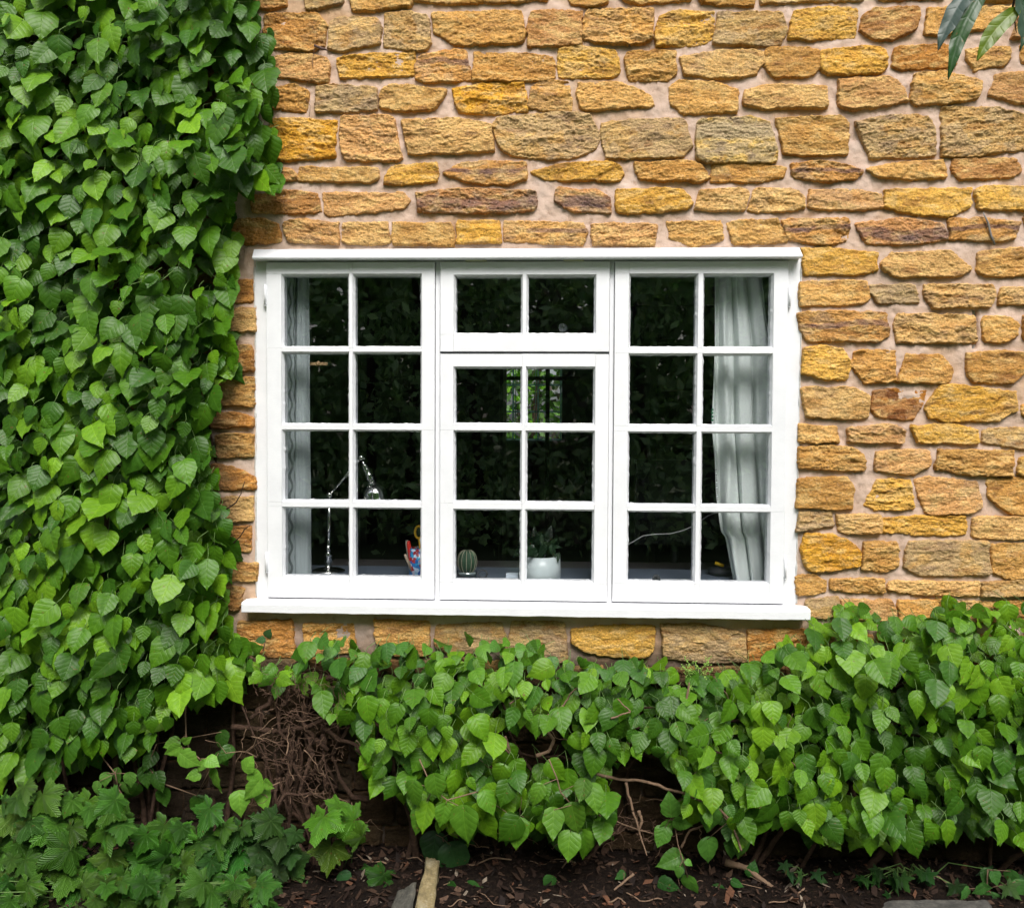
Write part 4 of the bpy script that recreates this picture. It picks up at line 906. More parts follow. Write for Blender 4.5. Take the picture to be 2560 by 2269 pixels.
def make_hydrangea(thing_o, poly, holes, x0, x1, y0, y1, seed, layers, stemseed, low=False):
    rs = np.random.RandomState(seed); PX = []; Y_ = []; SZ = []
    def fn(shrink=0):
        def f(x, y):
            r = inpoly(poly, x + 10 * vn(x / 40, y / 40, seed), y + 10 * vn(x / 40, y / 40, seed + 1))
            for h in holes: r &= ~inpoly(h, x, y)
            return r
        return f
    for sp, ylo, yhi, smin, smax, keep in layers:
        p = poisson(fn(), x0, x1, y0, y1, sp, seed + int(sp * 3 + ylo * 100)); k = rs.rand(len(p)) < keep; p = p[k]
        PX.append(p); n = len(p)
        bulge = .5 + .5 * vn(p[:, 0] / 130, p[:, 1] / 130, seed + 9)
        Y_.append(-(ylo + (yhi - ylo) * np.clip(.6 * bulge + .4 * rs.rand(n), 0, 1))); SZ.append(rs.uniform(smin, smax, n))
    P = np.concatenate(PX); Yv = np.concatenate(Y_); L = np.concatenate(SZ) * PXM
    n = len(P); px, py = P[:, 0], P[:, 1]
    # leaves near an outer edge sit back against the wall and point outwards
    a = rs.randn(n) * (.42 if low else .32) + .22 * vn(px / 120, py / 120, seed + 3)
    b = np.clip(rs.normal(.50, .27, n), -.25, 1.25); c = rs.randn(n) * .28
    if not low:
        edge = np.interp(py, [0, 200, 480, 520, 1000, 1800], [650, 680, 700, 590, 560, 600]) - px; e = np.clip(1 - edge / 130, 0, 1); a = a + .35 * e; Yv = Yv * (1 - .55 * e)
    else:
        top = np.interp(px, [600, 1300, 1500, 1750, 1900, 2050, 2560], [1640, 1625, 1670, 1690, 1620, 1530, 1510]); e = np.clip(1 - (py - top) / 170, 0, 1)
        b = b + .55 * e; Yv = Yv * (1 - .35 * e); a = a * (1 + .9 * e); L = L * (1 - .18 * e)
    W3 = np.array([W(px[i], py[i] - L[i] / PXM * .45, Yv[i])[:] for i in range(n)])
    cols = leafcols(px, py, rs, -.08 if low else -.04)
    if low:
        gl = sstep(1750, 1600, py) * sstep(1900, 1500, px) * (rs.rand(n) < .5); cols = cols * (1 - .45 * gl[:, None]) + np.array([.055, .17, .04]) * .45 * gl[:, None]
    me, T_, N_ = leaves('leaves', W3, L, a, b, c, cols); thing_o.part('leaves', me, M_LEAF)
    thing_o.part('leaf_stalks', petioles('leaf_stalks', W3, T_, N_, L * .9), M_GSTEM)
    # young pairs
    p = poisson(fn(), x0, x1, y0, y1, 120, seed + 77); Q = []; A_ = []; 
    for q in p:
        base = (q[0], q[1]); k0 = rs.uniform(-.5, .5)
        for s in (-1, 1): Q.append(base); A_.append(s * rs.uniform(.6, 1.3) + k0)
    Q = np.array(Q); n = len(Q); Ly = rs.uniform(22, 40, n) * PXM; yy = -(.13 + .07 * vn(Q[:, 0] / 130, Q[:, 1] / 130, seed + 9)) * (.8 if not low else .8)
    W4 = np.array([W(Q[i, 0], Q[i, 1] - 12, yy[i])[:] for i in range(n)])
    me, _, _ = leaves('young_leaves', W4, Ly, np.array(A_), rs.uniform(.4, 1.1, n), rs.randn(n) * .4, np.array([.17, .32, .030]) * rs.uniform(.8, 1.2, (n, 1)), asp=rs.uniform(.6, .85, n)); thing_o.part('young_leaves', me, M_LEAF)

def wander(p0, p1, n, amp, seed):
    r = random.Random(seed); p0, p1 = Vector(p0), Vector(p1); L = (p1 - p0).length; off = [r.uniform(0, 99) for _ in range(3)]
    out = []
    for i in range(n + 1):
        t = i / n; e = math.sin(math.pi * min(1, t * 1.1 + .02)) * .8 + .2
        d = Vector([float(vn(t * 3.2 + off[k], k * 5.5, seed) + .4 * vn(t * 9 + off[k], k * 3.3, seed)) for k in range(3)]) * amp * L * e
        out.append(p0.lerp(p1, t) + d)
    return out
def stems(specs, seed):
    g = G()
    for i, (x0, y0, Y0, x1, y1, Y1, r0, r1, amp) in enumerate(specs):
        p = wander(W(x0, y0, Y0), W(x1, y1, Y1), 14, amp, seed + i); rr_ = [(r0 + (r1 - r0) * k / 14) * (1 + .18 * float(vn(k * .9, i, 3))) for k in range(15)]; g.tube(p, rr_, 8)
    return g
gz = .12
hl_ = Thing('climbing_hydrangea', 'tall climbing hydrangea covering the wall beside the window up past the frame', 'climbing plant', (-1.5, -.05, gz))
make_hydrangea(hl_, LEFT, [], -330, 720, -330, 1980, 21, [(34, .015, .06, 40, 66, .9), (32, .10, .19, 38, 68, .80), (35, .18, .31, 34, 74, .76)], 1)
r = random.Random(12); sp_ = []
for k in range(26):
    x = r.uniform(-200, 560); x1_ = x + r.uniform(-160, 120); sp_.append((x, 2170, -.05, min(x1_, 560), r.uniform(-100, 1300), -.02, r.uniform(.006, .014), .002, .06))
for k in range(60):
    x = r.uniform(-100, 560); y_ = r.uniform(0, 1800); sp_.append((x, y_, -.03, x + r.uniform(-130, 90), y_ + r.uniform(-150, 90), -.12, .0035, .0012, .1))
hl_.part('stems', stems(sp_, 100), M_BARK)
hw = Thing('wall_hydrangea', 'low spreading hydrangea along the foot of the wall under the window', 'climbing plant', (.6, -.05, gz))
make_hydrangea(hw, LOW, HOLES, 590, 2880, 1480, 2110, 43, [(33, .02, .08, 38, 60, .9), (31, .12, .22, 28, 58, .78), (33, .20, .38, 26, 66, .74)], 2, True)
r = random.Random(5); sp_ = []
q = lambda x, y: (1250 + x * .40793, 1530 + y * .40793)
def add_path(pts, Ya, Yb, r0, r1):
    n = len(pts) - 1
    for i in range(n):
        t0, t1 = i / n, (i + 1) / n; sp_.append((*pts[i], Ya + (Yb - Ya) * t0, *pts[i + 1], Ya + (Yb - Ya) * t1, r0 + (r1 - r0) * t0, r0 + (r1 - r0) * t1, .03))
B2 = lambda x, y: (600 + x * .40793, 1530 + y * .40793)
# thick stems in the root mass left of the low plant
add_path([B2(-50, 700), B2(120, 715), B2(270, 730), B2(420, 700), B2(560, 640)], -.10, -.14, .010, .008)
add_path([B2(240, 1000), B2(210, 860), B2(290, 760), B2(330, 600)], -.10, -.14, .006, .005)
add_path([B2(440, 860), B2(400, 1000), B2(360, 1110)], -.16, -.2, .008, .005)
add_path([B2(245, 1160), B2(280, 1110), B2(360, 1120), B2(430, 1105), B2(540, 1150)], -.24, -.2, .006, .003)
add_path([B2(270, 1150), B2(300, 1240), B2(285, 1320)], -.24, -.2, .0035, .002)
add_path([B2(510, 880), B2(530, 990), B2(580, 1110)], -.2, -.22, .003, .002)
add_path([B2(330, 720), B2(320, 900), B2(300, 1060)], -.2, -.2, .0035, .002)
add_path([B2(0, 540), B2(60, 700), B2(160, 900), B2(360, 940)], -.15, -.2, .0035, .0018)
for k in range(16):
    x = 660 + 170 * r.random(); sp_.append((x, 2190, -.12, x + r.uniform(-60, 90), r.uniform(1660, 1850), -.06, r.uniform(.005, .013), r.uniform(.003, .006), .16))
for k in range(12):
    x = r.uniform(900, 2500); sp_.append((x, 2180, -.08, x + r.uniform(-260, 260), r.uniform(1700, 1900), -.07, r.uniform(.006, .016), .004, .08))
for k in range(14):
    x = r.uniform(620, 2300); sp_.append((x, r.uniform(1680, 1950), -.08, x + r.uniform(150, 420), r.uniform(1700, 1950), -.12, r.uniform(.004, .009), .003, .07))
# near root mass upper part
add_path([B2(60, 330), B2(200, 380), B2(320, 330), B2(400, 270)], -.06, -.1, .009, .005)
hw.part('stems', stems(sp_, 300), M_BARK)
sp_ = []
def twig_path(pts, Ya, Yb, r0, r1):
    global sp_
    keep, sp_ = sp_, []; add_path(pts, Ya, Yb, r0, r1); hw.part('bare_twig', stems(sp_, int(pts[0][0])), M_TWIG); sp_ = keep
twig_path([q(590, 990), q(900, 1040), q(1130, 1110), q(1280, 1180), q(1350, 1210), q(1420, 1290), q(1480, 1460)], -.2, -.3, .005, .0035)
twig_path([q(770, 1040), q(815, 1220), q(860, 1370), q(900, 1490)], -.22, -.26, .005, .002)
twig_path([q(1110, 1440), q(1160, 1340), q(1260, 1300)], -.2, -.22, .004, .003)
twig_path([q(850, 1215), q(870, 1280), q(850, 1340)], -.25, -.25, .006, .003)
twig_path([q(600, 1240), q(760, 1300), q(950, 1360)], -.15, -.2, .0025, .002)
twig_path([q(820, 1600), q(760, 1650), q(700, 1700)], -.3, -.32, .004, .003)
twig_path([q(1380, 1530), q(1520, 1570), q(1680, 1690)], -.14, -.2, .012, .006)
twig_path([q(260, 690), q(330, 780), q(300, 850), q(220, 880)], -.2, -.26, .005, .006)
twig_path([q(-10, 800), q(60, 860), q(30, 760)], -.2, -.2, .004, .006)
twig_path([q(60, 560), q(150, 500), q(230, 450)], -.28, -.26, .003, .002)
twig_path([q(280, 640), q(390, 570), q(430, 500), q(500, 440)], -.28, -.22, .003, .0025)
twig_path([q(680, 650), q(800, 610), q(720, 530)], -.3, -.3, .003, .002)
twig_path([q(1250, 470), q(1262, 500), q(1265, 530)], -.2, -.2, .0045, .004)
twig_path([q(1120, 640), q(1140, 540), q(1160, 430)], -.25, -.25, .0045, .003)
for k in range(70):
    x = r.choice([r.uniform(610, 900), r.uniform(1150, 1450), r.uniform(1560, 2000)]); y_ = r.uniform(1780, 2130); L_ = r.uniform(40, 150); an = r.uniform(0, 6.28)
    sp_ = []; sp_.append((x, y_, -r.uniform(.08, .26), x + L_ * math.cos(an), y_ + L_ * math.sin(an) * .8, -r.uniform(.08, .26), r.uniform(.0012, .0026), .0008, .12)); hw.part('rootlet', stems(sp_, 700 + k), M_TWIG)
# small green flower head
g = G(); fc = W(*q(1215, 390), -.22); r = random.Random(8)
g.tube([W(*q(1150, 560), -.24), W(*q(1165, 460), -.24), fc], [.0025, .002, .0018], 7)
for k in range(16):
    d = Vector((r.uniform(-.05, .05), r.uniform(-.03, .02), r.uniform(.0, .06))); g.tube([fc, fc + d * .6 + Vector((0, 0, .004)), fc + d], .0009, 5)
    for j in range(5):
        e = fc + d + Vector((r.gauss(0, .006), r.gauss(0, .005), r.gauss(0, .005))); ball(g, e, r.uniform(.0018, .003)); g.tube([fc + d, e], .0006, 4)
hw.part('flower_head', g, basic('lime_bud', (.22, .36, .06), .6, var=.2))

# sprigs hanging in the dark gap, traced
def sprig(name, label, lst, stem, cat='sprig', colour=(.12, .27, .03), Y=-.2, mat=None, group=None):
    lst = np.array(lst, float); n = len(lst); rs = np.random.RandomState(n * 3 + 1)
    yy = Y + rs.uniform(-.03, .03, n); p = np.array([W(lst[i, 0], lst[i, 1], yy[i])[:] for i in range(n)])
    t = Thing(name, label, cat, tuple(W(*stem[0], Y)), {'sprig': 'loose sprigs of small leaves', 'seedling': 'seedlings on the bare soil'}.get(cat))
    me, T_, N_ = leaves('leaves', p, lst[:, 2] * PXM, np.radians(lst[:, 3]), rs.uniform(.1, .6, n), rs.randn(n) * .25, np.array(colour) * rs.uniform(.7, 1.2, (n, 1)), asp=rs.uniform(.72, .95, n)); t.part('leaves', me, mat or M_LEAF)
    g = G(); g.tube([W(*s, Y + .01 * (i % 2)) for i, s in enumerate(stem)], [.0022] * len(stem), 7)
    for i in range(n):
        s = min(stem, key=lambda s: (s[0] - lst[i, 0]) ** 2 + (s[1] - lst[i, 1]) ** 2); g.tube([W(*s, Y), Vector(p[i])], .0012, 5)
    t.part('stem', g, M_TWIG)
q1 = lambda x, y: (x * .3692, 1600 + y * .3692)
def ql(f, l): return [(*f(a, b), s, d) for a, b, s, d in l]
sprig('hydrangea_sprig', 'pale sprig of small leaves on a bare brown twig in the dark gap', ql(q1, [(1210, 680, 40, -70), (1220, 720, 42, -60), (1240, 690, 26, 120), (1230, 770, 52, 55), (1390, 820, 30, -50), (1400, 800, 36, 70), (1440, 870, 62, 10), (1350, 900, 34, -70)]), [q1(1265, 350), q1(1255, 500), q1(1260, 640), q1(1280, 740), q1(1350, 800), q1(1400, 850)])
sprig('hydrangea_sprig', 'sprig with a nearly round hanging leaf below the tall climber', ql(q1, [(700, 520, 74, -35), (855, 590, 76, 0), (790, 550, 40, -25), (640, 620, 46, -40)]), [q1(820, 500), q1(845, 560), q1(855, 590)], Y=-.18, colour=(.05, .14, .025))
sprig('hydrangea_sprig', 'bright paired leaves on the twig nearest the thick woody stems', ql(q1, [(1750, 960, 50, -35), (1770, 1010, 52, 25), (1790, 960, 34, 75), (1660, 880, 44, 150), (1690, 900, 46, 60), (1620, 1030, 56, 10)]), [q1(1896, 960), q1(1800, 1000), q1(1750, 990), q1(1680, 890)])
sprig('hydrangea_sprig', 'small clustered sprig above the lobed leaves', ql(q1, [(790, 870, 38, 15), (720, 900, 34, 0), (660, 960, 32, 0), (880, 900, 36, 0), (820, 970, 34, 30), (800, 1040, 40, -15), (850, 1080, 48, 5), (740, 1080, 40, -10)]), [q1(690, 700), q1(700, 800), q1(780, 900), q1(800, 1000)], colour=(.08, .19, .03))
sprig('hydrangea_sprig', 'tiny upright pair of leaves against the stone just under the sill', ql(B2, [(150, 165, 24, -80), (160, 150, 28, 140)]), [B2(140, 235), B2(155, 180)], Y=-.07, colour=(.06, .15, .05))
sprig('hydrangea_sprig', 'lowest dangling sprig hanging towards the bare soil', ql(q, [(1105, 1490, 62, -70), (1050, 1290, 40, -60), (1070, 1280, 42, 75), (1050, 1240, 54, 185), (1100, 1560, 26, -20), (1140, 1520, 18, 60), (1150, 1620, 58, 15), (1010, 1320, 48, -20)]), [q(1060, 1240), q(1090, 1420), q(1120, 1520), q(1150, 1620)], Y=-.24, colour=(.075, .20, .025))
sprig('hydrangea_sprig', 'sprig with drooping leaves at the tip of the long bare twig', ql(q, [(1300, 1200, 60, 0), (1270, 1390, 56, 15), (1400, 1310, 36, -10), (1420, 1400, 40, -5), (1490, 1370, 58, 0), (1450, 1180, 54, 50), (1540, 1290, 40, 20), (1250, 1000, 58, 10), (1170, 960, 24, -60), (1210, 970, 36, 80)]), [q(1180, 1000), q(1300, 1190), q(1400, 1280), q(1480, 1380)], Y=-.26, colour=(.065, .18, .025))

# lobed leaves
def lobed(name, P, L, a, b, c, col, deep=.35, seed=1, nlobe=5):
    n = len(L); rs = np.random.RandomState(seed); na, nr = 72, 6
    th = np.linspace(-math.pi * .93, math.pi * .93, na); rr_ = np.linspace(0.03, 1, nr)
    s = th / math.pi / .93 * (nlobe / 2.); sh = 1 - deep * np.abs(np.sin(math.pi * (s + (0 if nlobe % 2 else .5)))) ** .8
    size = np.interp(np.abs(th), [0, 1.0, 2.0, 2.9], [1, .92, .72, .40]); ser = 1 + .055 * (np.arange(na) % 3 - 1)
    R_ = (sh * size * ser)[None, :] * (1 + .05 * rs.randn(n, na)); ang = th[None, :] + .12 * np.sin(th * 2)[None, :]
    x = R_[:, None, :] * rr_[None, :, None] * np.sin(ang)[:, None, :]; y = R_[:, None, :] * rr_[None, :, None] * np.cos(ang)[:, None, :]
    ridge_ = .10 * np.abs(np.sin(math.pi * s))[None, None, :] * rr_[None, :, None] ** 1.3
    zz = -ridge_ * 1.0 - rs.uniform(.05, .5, n)[:, None, None] * (y * .8) ** 2 - rs.uniform(0, .35, n)[:, None, None] * x ** 2 + .03 * np.sin(th * 9)[None, None, :] * rr_[None, :, None] ** 2
    T_, N_, S_ = frames(n, a, b, c)
    V = P[:, None, None, :] + (L * .62)[:, None, None, None] * (x[..., None] * S_[:, None, None] + y[..., None] * T_[:, None, None] + zz[..., None] * N_[:, None, None])
    i = np.arange(na * nr).reshape(nr, na); F = np.stack([i[:-1, :-1], i[:-1, 1:], i[1:, 1:], i[1:, :-1]], -1).reshape(-1, 4); F = (F[None] + (np.arange(n) * na * nr)[:, None, None]).reshape(-1, 4)
    return mesh_np(name, V.reshape(-1, 3), F, np.repeat(col, na * nr, 0), np.stack([x, y], -1).reshape(-1, 2)), T_, N_
def fill(lst, x0, x1, y0, y1, n, seed):
    r = random.Random(seed); return lst + [(r.uniform(x0, x1), r.uniform(y0, y1) , r.uniform(60, 120), 0) for _ in range(n)]
def lobed_plant(name, label, lst, base, Y0, seed, cat='plant', group=None, deep=.35, colour=(.040, .118, .013), nl=5, bl=(.25, .9), ground_z=.1):
    lst = np.array(lst, float); n = len(lst); rs = np.random.RandomState(seed); yy = Y0 + rs.uniform(-.05, .05, n)
    p = np.array([W(lst[i, 0], lst[i, 1], yy[i])[:] for i in range(n)]); t = Thing(name, label, cat, base, group)
    col = np.array(colour) * rs.uniform(.65, 1.3, (n, 1)) * (1 + .12 * rs.randn(n, 3))
    me, T_, N_ = lobed('leaves', p, lst[:, 2] * PXM * .84, rs.randn(n) * .6, rs.uniform(bl[0], bl[1], n), rs.randn(n) * .35, np.clip(col, .01, 1), deep, seed, nl); t.part('leaves', me, M_LOBE)
    g = G(); B = Vector(base)
    for i in range(n):
        e = Vector(p[i]) - Vector(N_[i]) * .002; m = e.lerp(B, .45) + Vector((rs.uniform(-.03, .03), .04, .02)); g.tube([B + Vector((rs.uniform(-.06, .06), rs.uniform(-.02, .03), 0)), m, e], [.0025, .002, .0014], 6)
    t.part('stems', g, M_GSTEM)
LG = 'plants with lobed leaves at the foot of the wall'
l1 = [(413, 2060, 125, 0), (491, 2085, 150, 0), (524, 2020, 125, 0), (568, 2160, 90, 0), (498, 2225, 150, 0), (388, 2220, 145, 0), (417, 2140, 120, 0), (325, 2135, 120, 0), (247, 2160, 95, 0), (540, 2100, 110, 0), (455, 2160, 110, 0), (350, 2260, 140, 0), (570, 2250, 110, 0), (300, 2215, 120, 0)]
l1 = fill(l1, 300, 640, 2060, 2300, 70, 1)
FL = fill([], -150, 690, 2200, 2330, 66, 9)
lobed_plant('lobed_leaf_plant', 'foremost row of lobed leaves along the bottom edge of the bed', FL, tuple(W(260, 2290, -.3)), -.47, 33, colour=(.045, .12, .014), group=LG)
lobed_plant('lobed_leaf_plant', 'leafy plant with broad toothed lobed leaves standing below the dark gap', l1, tuple(W(450, 2215, -.12)), -.27, 3, group=LG)
l0 = [(177, 2120, 150, 0), (110, 2140, 150, 0), (107, 1985, 125, 0), (221, 2000, 110, 0), (37, 2035, 130, 0), (22, 2098, 130, 0), (74, 2225, 160, 0), (207, 2228, 150, 0), (140, 2060, 130, 0), (60, 1965, 90, 0), (-60, 2080, 150, 0), (-40, 2200, 150, 0), (-120, 2000, 140, 0), (240, 2270, 130, 0), (130, 2280, 140, 0), (15, 2270, 140, 0), (170, 2180, 120, 0), (30, 2160, 130, 0)]
l0 = fill(l0, -150, 310, 1990, 2290, 95, 2)
lobed_plant('lobed_leaf_plant', 'paler toothed lobed-leaf plant filling the bottom corner under the tall climber', l0, tuple(W(120, 2215, -.12)), -.36, 5, group=LG, colour=(.058, .145, .016))
l2 = [(677, 2050, 110, 0), (640, 2110, 105, 0), (700, 2145, 115, 0), (637, 2190, 115, 0), (690, 2035, 80, 0), (610, 2080, 90, 0), (720, 2100, 80, 0)]
l2 = fill(l2, 590, 760, 2060, 2250, 24, 3)
lobed_plant('lobed_leaf_plant', 'small plant with weathered white speckled lobed leaves beneath the woody stems', l2, tuple(W(660, 2205, -.12)), -.25, 7, group=LG, colour=(.035, .088, .018))
l3 = [(810, 2040, 135, 0), (885, 2050, 140, 0), (828, 2115, 125, 0), (780, 2060, 80, 0), (905, 2090, 95, 0), (845, 2010, 80, 0)]
lobed_plant('lobed_leaf_plant', 'fresh green cluster of pointed lobed leaves between the woody stems and the edging stone', l3, tuple(W(850, 2200, -.12)), -.27, 9, group=LG, colour=(.075, .185, .014))
l4 = [(1977, 2180, 62, 0), (2005, 2190, 60, 0), (2069, 2205, 66, 0), (2130, 2228, 62, 0), (2021, 2238, 66, 0), (2075, 2250, 62, 0), (1960, 2160, 50, 0), (2040, 2180, 54, 0), (2095, 2185, 46, 0), (1990, 2215, 56, 0), (2050, 2265, 60, 0)]
lobed_plant('geranium_plant', 'low plant of small deeply cut dark leaves on the soil', l4, tuple(W(2040, 2240, -.12)), -.17, 11, group=LG, deep=.55, colour=(.04, .12, .03), bl=(.7, 1.3))
l5 = [(2520, 2215, 70, 0), (2560, 2190, 70, 0), (2500, 2250, 70, 0), (2545, 2255, 70, 0), (2600, 2230, 70, 0)]
lobed_plant('geranium_plant', 'low cut-leaved plant at the far corner beside round leaved shoots', l5, tuple(W(2530, 2240, -.12)), -.2, 12, group=LG, deep=.5, colour=(.05, .14, .03), bl=(.6, 1.2))
q4 = lambda x, y: (1860 + x * .43532, 1480 + y * .43532)
sprig('round_leaved_shoot', 'young shoot of round leaves beside the dark slab', ql(q4, [(1400, 1590, 40, -15), (1430, 1600, 36, 20), (1350, 1685, 30, 80), (1380, 1695, 30, -60), (1420, 1730, 44, 5), (1290, 1700, 44, -20), (1530, 1600, 44, 10), (1560, 1660, 46, 30)]), [q4(1400, 1810), q4(1395, 1700), q4(1400, 1590)], 'shoot', (.05, .15, .03), -.2)
sprig('seedling', 'small round leaved seedling on the bare soil below the middle of the window', ql(q, [(320, 1620, 36, -30), (330, 1680, 34, -20), (410, 1660, 40, 20), (430, 1700, 42, 10), (480, 1700, 30, 60)]), [q(400, 1790), q(390, 1700), q(360, 1650)], 'seedling', (.04, .13, .025), -.2)
sprig('seedling', 'large dim round leaf low on the soil beside the edging stone', ql(B2, [(1200, 1360, 82, -10), (1290, 1430, 90, 20), (1330, 1330, 60, 40)]), [B2(1290, 1680), B2(1280, 1500), B2(1240, 1380)], 'seedling', (.025, .075, .02), -.10)
sprig('seedling', 'creeping seedling with dark leaves near the edging stone on its shaded side', ql(B2, [(620, 1600, 40, 40), (560, 1660, 40, 70), (690, 1760, 40, 70), (740, 1770, 44, 60), (340, 1700, 40, 30)]), [B2(560, 1700), B2(650, 1690), B2(760, 1760)], 'seedling', (.03, .10, .03), -.2)

# plant in the planter
rs = np.random.RandomState(6); n = 60; P = np.array(PLANTER)[None] + rs.randn(n, 3) * [.035, .02, .012] + [0, 0, .02]; 
me, T_, N_ = leaves('leaves', P + np.array([0, 0, .03]) * rs.rand(n, 1), rs.uniform(.03, .06, n), rs.uniform(-3.1, 3.1, n), rs.uniform(-.2, .9, n), rs.randn(n) * .4, np.array([.010, .030, .012]) * rs.uniform(.7, 1.3, (n, 1)), asp=rs.uniform(.4, .6, n)); pp.part('leaves', me, M_THICK)
g = G(); g.tube([PLANTER, PLANTER + Vector((.004, 0, .05)), PLANTER + Vector((-.002, 0, .085))], [.011, .014, .009], 10); pp.part('stem', g, basic('succulent', (.03, .07, .045), .6, var=.2))

# overhanging branch, nearer the viewer
LW = np.array([0, .07, .15, .20, .225, .225, .21, .18, .135, .08, .035, 0]); YB = -1.05
br = Thing('overhanging_branch', 'branch tip with four long drooping leaves reaching in over the wall', 'branch', tuple(W(2590, -120, YB)))
c4 = lambda x, y: (1860 + x * .34247, y * .34247)
def long_leaf(base, tip, wd, col, bow, seed, cc=.2):
    a_ = W(*base, YB); b_ = W(*tip, YB - .03); d = b_ - a_; L = d.length; ang = math.atan2(d.x, -d.z)
    me, _, _ = leaves('leaf', np.array([a_[:]]), np.array([L]), np.array([ang]), np.array([.1]), np.array([cc]), np.array([col]), asp=np.array([wd]), nu=9, fold=np.array([.3]), curl=np.array([.04]), wprof=LW, ragged=.004)
    n = len(me.vertices); co = np.empty(n * 3, np.float32); me.vertices.foreach_get('co', co); co = co.reshape(-1, 3); t = np.clip(((co - np.array(a_[:])) @ np.array(d[:])) / L ** 2, 0, 1)
    sdv = np.array([-d.z, 0, d.x]) / L; co += (4 * bow * L * t * (1 - t))[:, None] * sdv[None]; me.vertices.foreach_set('co', co.ravel()); me.update(); br.part('leaf', me, M_THICK)
long_leaf(c4(1680, -120), c4(1465, 330), 0.53, (.055, .085, .075), -.05, 1, .5)
long_leaf(c4(1790, -130), c4(1555, 560), 0.36, (.022, .07, .015), -.08, 2)
long_leaf(c4(2010, 60), c4(1762, 420), 0.59, (.10, .155, .01), -.09, 3)
long_leaf(c4(1990, -60), c4(2080, 330), 0.53, (.025, .06, .03), .05, 4, -.3)
g = G(); g.tube([W(*c4(2200, -420), YB), W(*c4(2060, -200), YB), W(*c4(1985, -60), YB), W(*c4(1960, 60), YB), W(*c4(2010, 70), YB)], [.006, .005, .004, .003, .002], 8)
g.tube([W(*c4(2060, -200), YB), W(*c4(1850, -190), YB), W(*c4(1680, -120), YB)], [.004, .003, .002], 7); g.tube([W(*c4(1850, -190), YB), W(*c4(1790, -130), YB)], .002, 6)
g.tube([W(*c4(1960, 60), YB), W(*c4(1988, 240), YB)], [.0015, .001], 6)
br.part('twig', g, M_BARK)

# dead tendril stuck on the wall
g = G(); pts = [W(2458, 531, -.028), W(2470, 556, -.03), W(2478, 590, -.028), W(2487, 612, -.026)]
g.tube(pts, [.0022, .0035, .004, .0035], 7); single('dead_tendril', g, basic('grey_twig', (.20, .185, .17), .9, nscale=150, var=.5, bump=.6), 'short grey dead tendril clinging to the stone wall', 'twig', tuple(pts[2]), 'dead tendrils on the wall')
g = G(); a_ = wander(W(786, 114, -.026), W(772, 290, -.02), 12, .1, 77); g.tube(a_, .0009, 5); g.tube([W(786, 114, -.028), W(805, 122, -.03), W(820, 126, -.024)], [.004, .005, .002], 6)
single('dead_tendril', g, basic('brown_twig', (.10, .06, .05), .9), 'thin dark dead tendril hanging on the stones beside the tall climber', 'twig', tuple(a_[0]), 'dead tendrils on the wall')

# ------------------------------------------------------------------ ground
def gh(x, y):
    base = np.interp(-y, [-.2, .12, .5, 1.2, 3, 60], [.10, .085, .03, .0, 0, 0])
    return base + (.012 * fbm(x * 7, y * 7, 3, 4) + .006 * fbm(x * 40, y * 40, 5, 3)) * np.interp(np.abs(y), [0, 2, 5], [1, 1, .2])
xs = np.unique(np.concatenate([np.linspace(-60, -3, 20), np.arange(-3, 3, .018), np.linspace(3, 60, 20)])); ys = np.unique(np.concatenate([np.linspace(-60, -1.2, 40), np.arange(-1.2, .02, .014)]))
X, Yg = np.meshgrid(xs, ys); V = np.stack([X, Yg, gh(X, Yg)], -1).reshape(-1, 3); a = np.arange(X.size).reshape(X.shape); q_ = np.stack([a[:-1, :-1], a[:-1, 1:], a[1:, 1:], a[1:, :-1]], -1).reshape(-1, 4)
tag(link('ground', mesh_np('ground', V, q_), M_SOIL), kind='structure')
X, Yg = np.meshgrid(np.linspace(-60, 60, 61), np.linspace(-60, -1.3, 60)); V = np.stack([X, Yg, .004 + 0 * X], -1).reshape(-1, 3); a = np.arange(X.size).reshape(X.shape); q_ = np.stack([a[:-1, :-1], a[:-1, 1:], a[1:, 1:], a[1:, :-1]], -1).reshape(-1, 4)
tag(link('lawn', mesh_np('lawn', V, q_), basic('lawn_grass', (.10, .125, .06), .9, .2, nscale=25, var=.4, bump=.8, bd=.02)), kind='structure')
# litter of bark chips and dead leaves
rs = np.random.RandomState(2); n = 7000; lx = rs.uniform(-2.1, 2.1, n); ly = -rs.uniform(.0, .75, n) ** 1.0; P = np.stack([lx, ly, gh(lx, ly) + rs.uniform(.0, .012, n)], 1)
th = rs.uniform(0, 6.28, n); ph = rs.normal(0, .45, n); Lh = .004 + .024 * rs.rand(n) ** 2.2; Wd = Lh * rs.uniform(.15, .6, n)
D = np.stack([np.cos(th) * np.cos(ph), np.sin(th) * np.cos(ph), np.sin(ph)], 1); Sx = np.stack([-np.sin(th), np.cos(th), rs.normal(0, .4, n)], 1); Nn = np.cross(D, Sx)
pts = [P - D * Lh[:, None] - Sx * Wd[:, None] * .5, P - D * Lh[:, None] * .3 + Sx * Wd[:, None], P + D * Lh[:, None] + Sx * Wd[:, None] * .2, P + D * Lh[:, None] * .4 - Sx * Wd[:, None]]
top = np.stack(pts, 1); bot = top - Nn[:, None, :] * .0015 / 1; V = np.concatenate([top, bot], 1).reshape(-1, 3)
F = np.array([[0, 1, 2, 3], [7, 6, 5, 4], [0, 4, 5, 1], [1, 5, 6, 2], [2, 6, 7, 3], [3, 7, 4, 0]]); F = (F[None] + (np.arange(n) * 8)[:, None, None]).reshape(-1, 4)
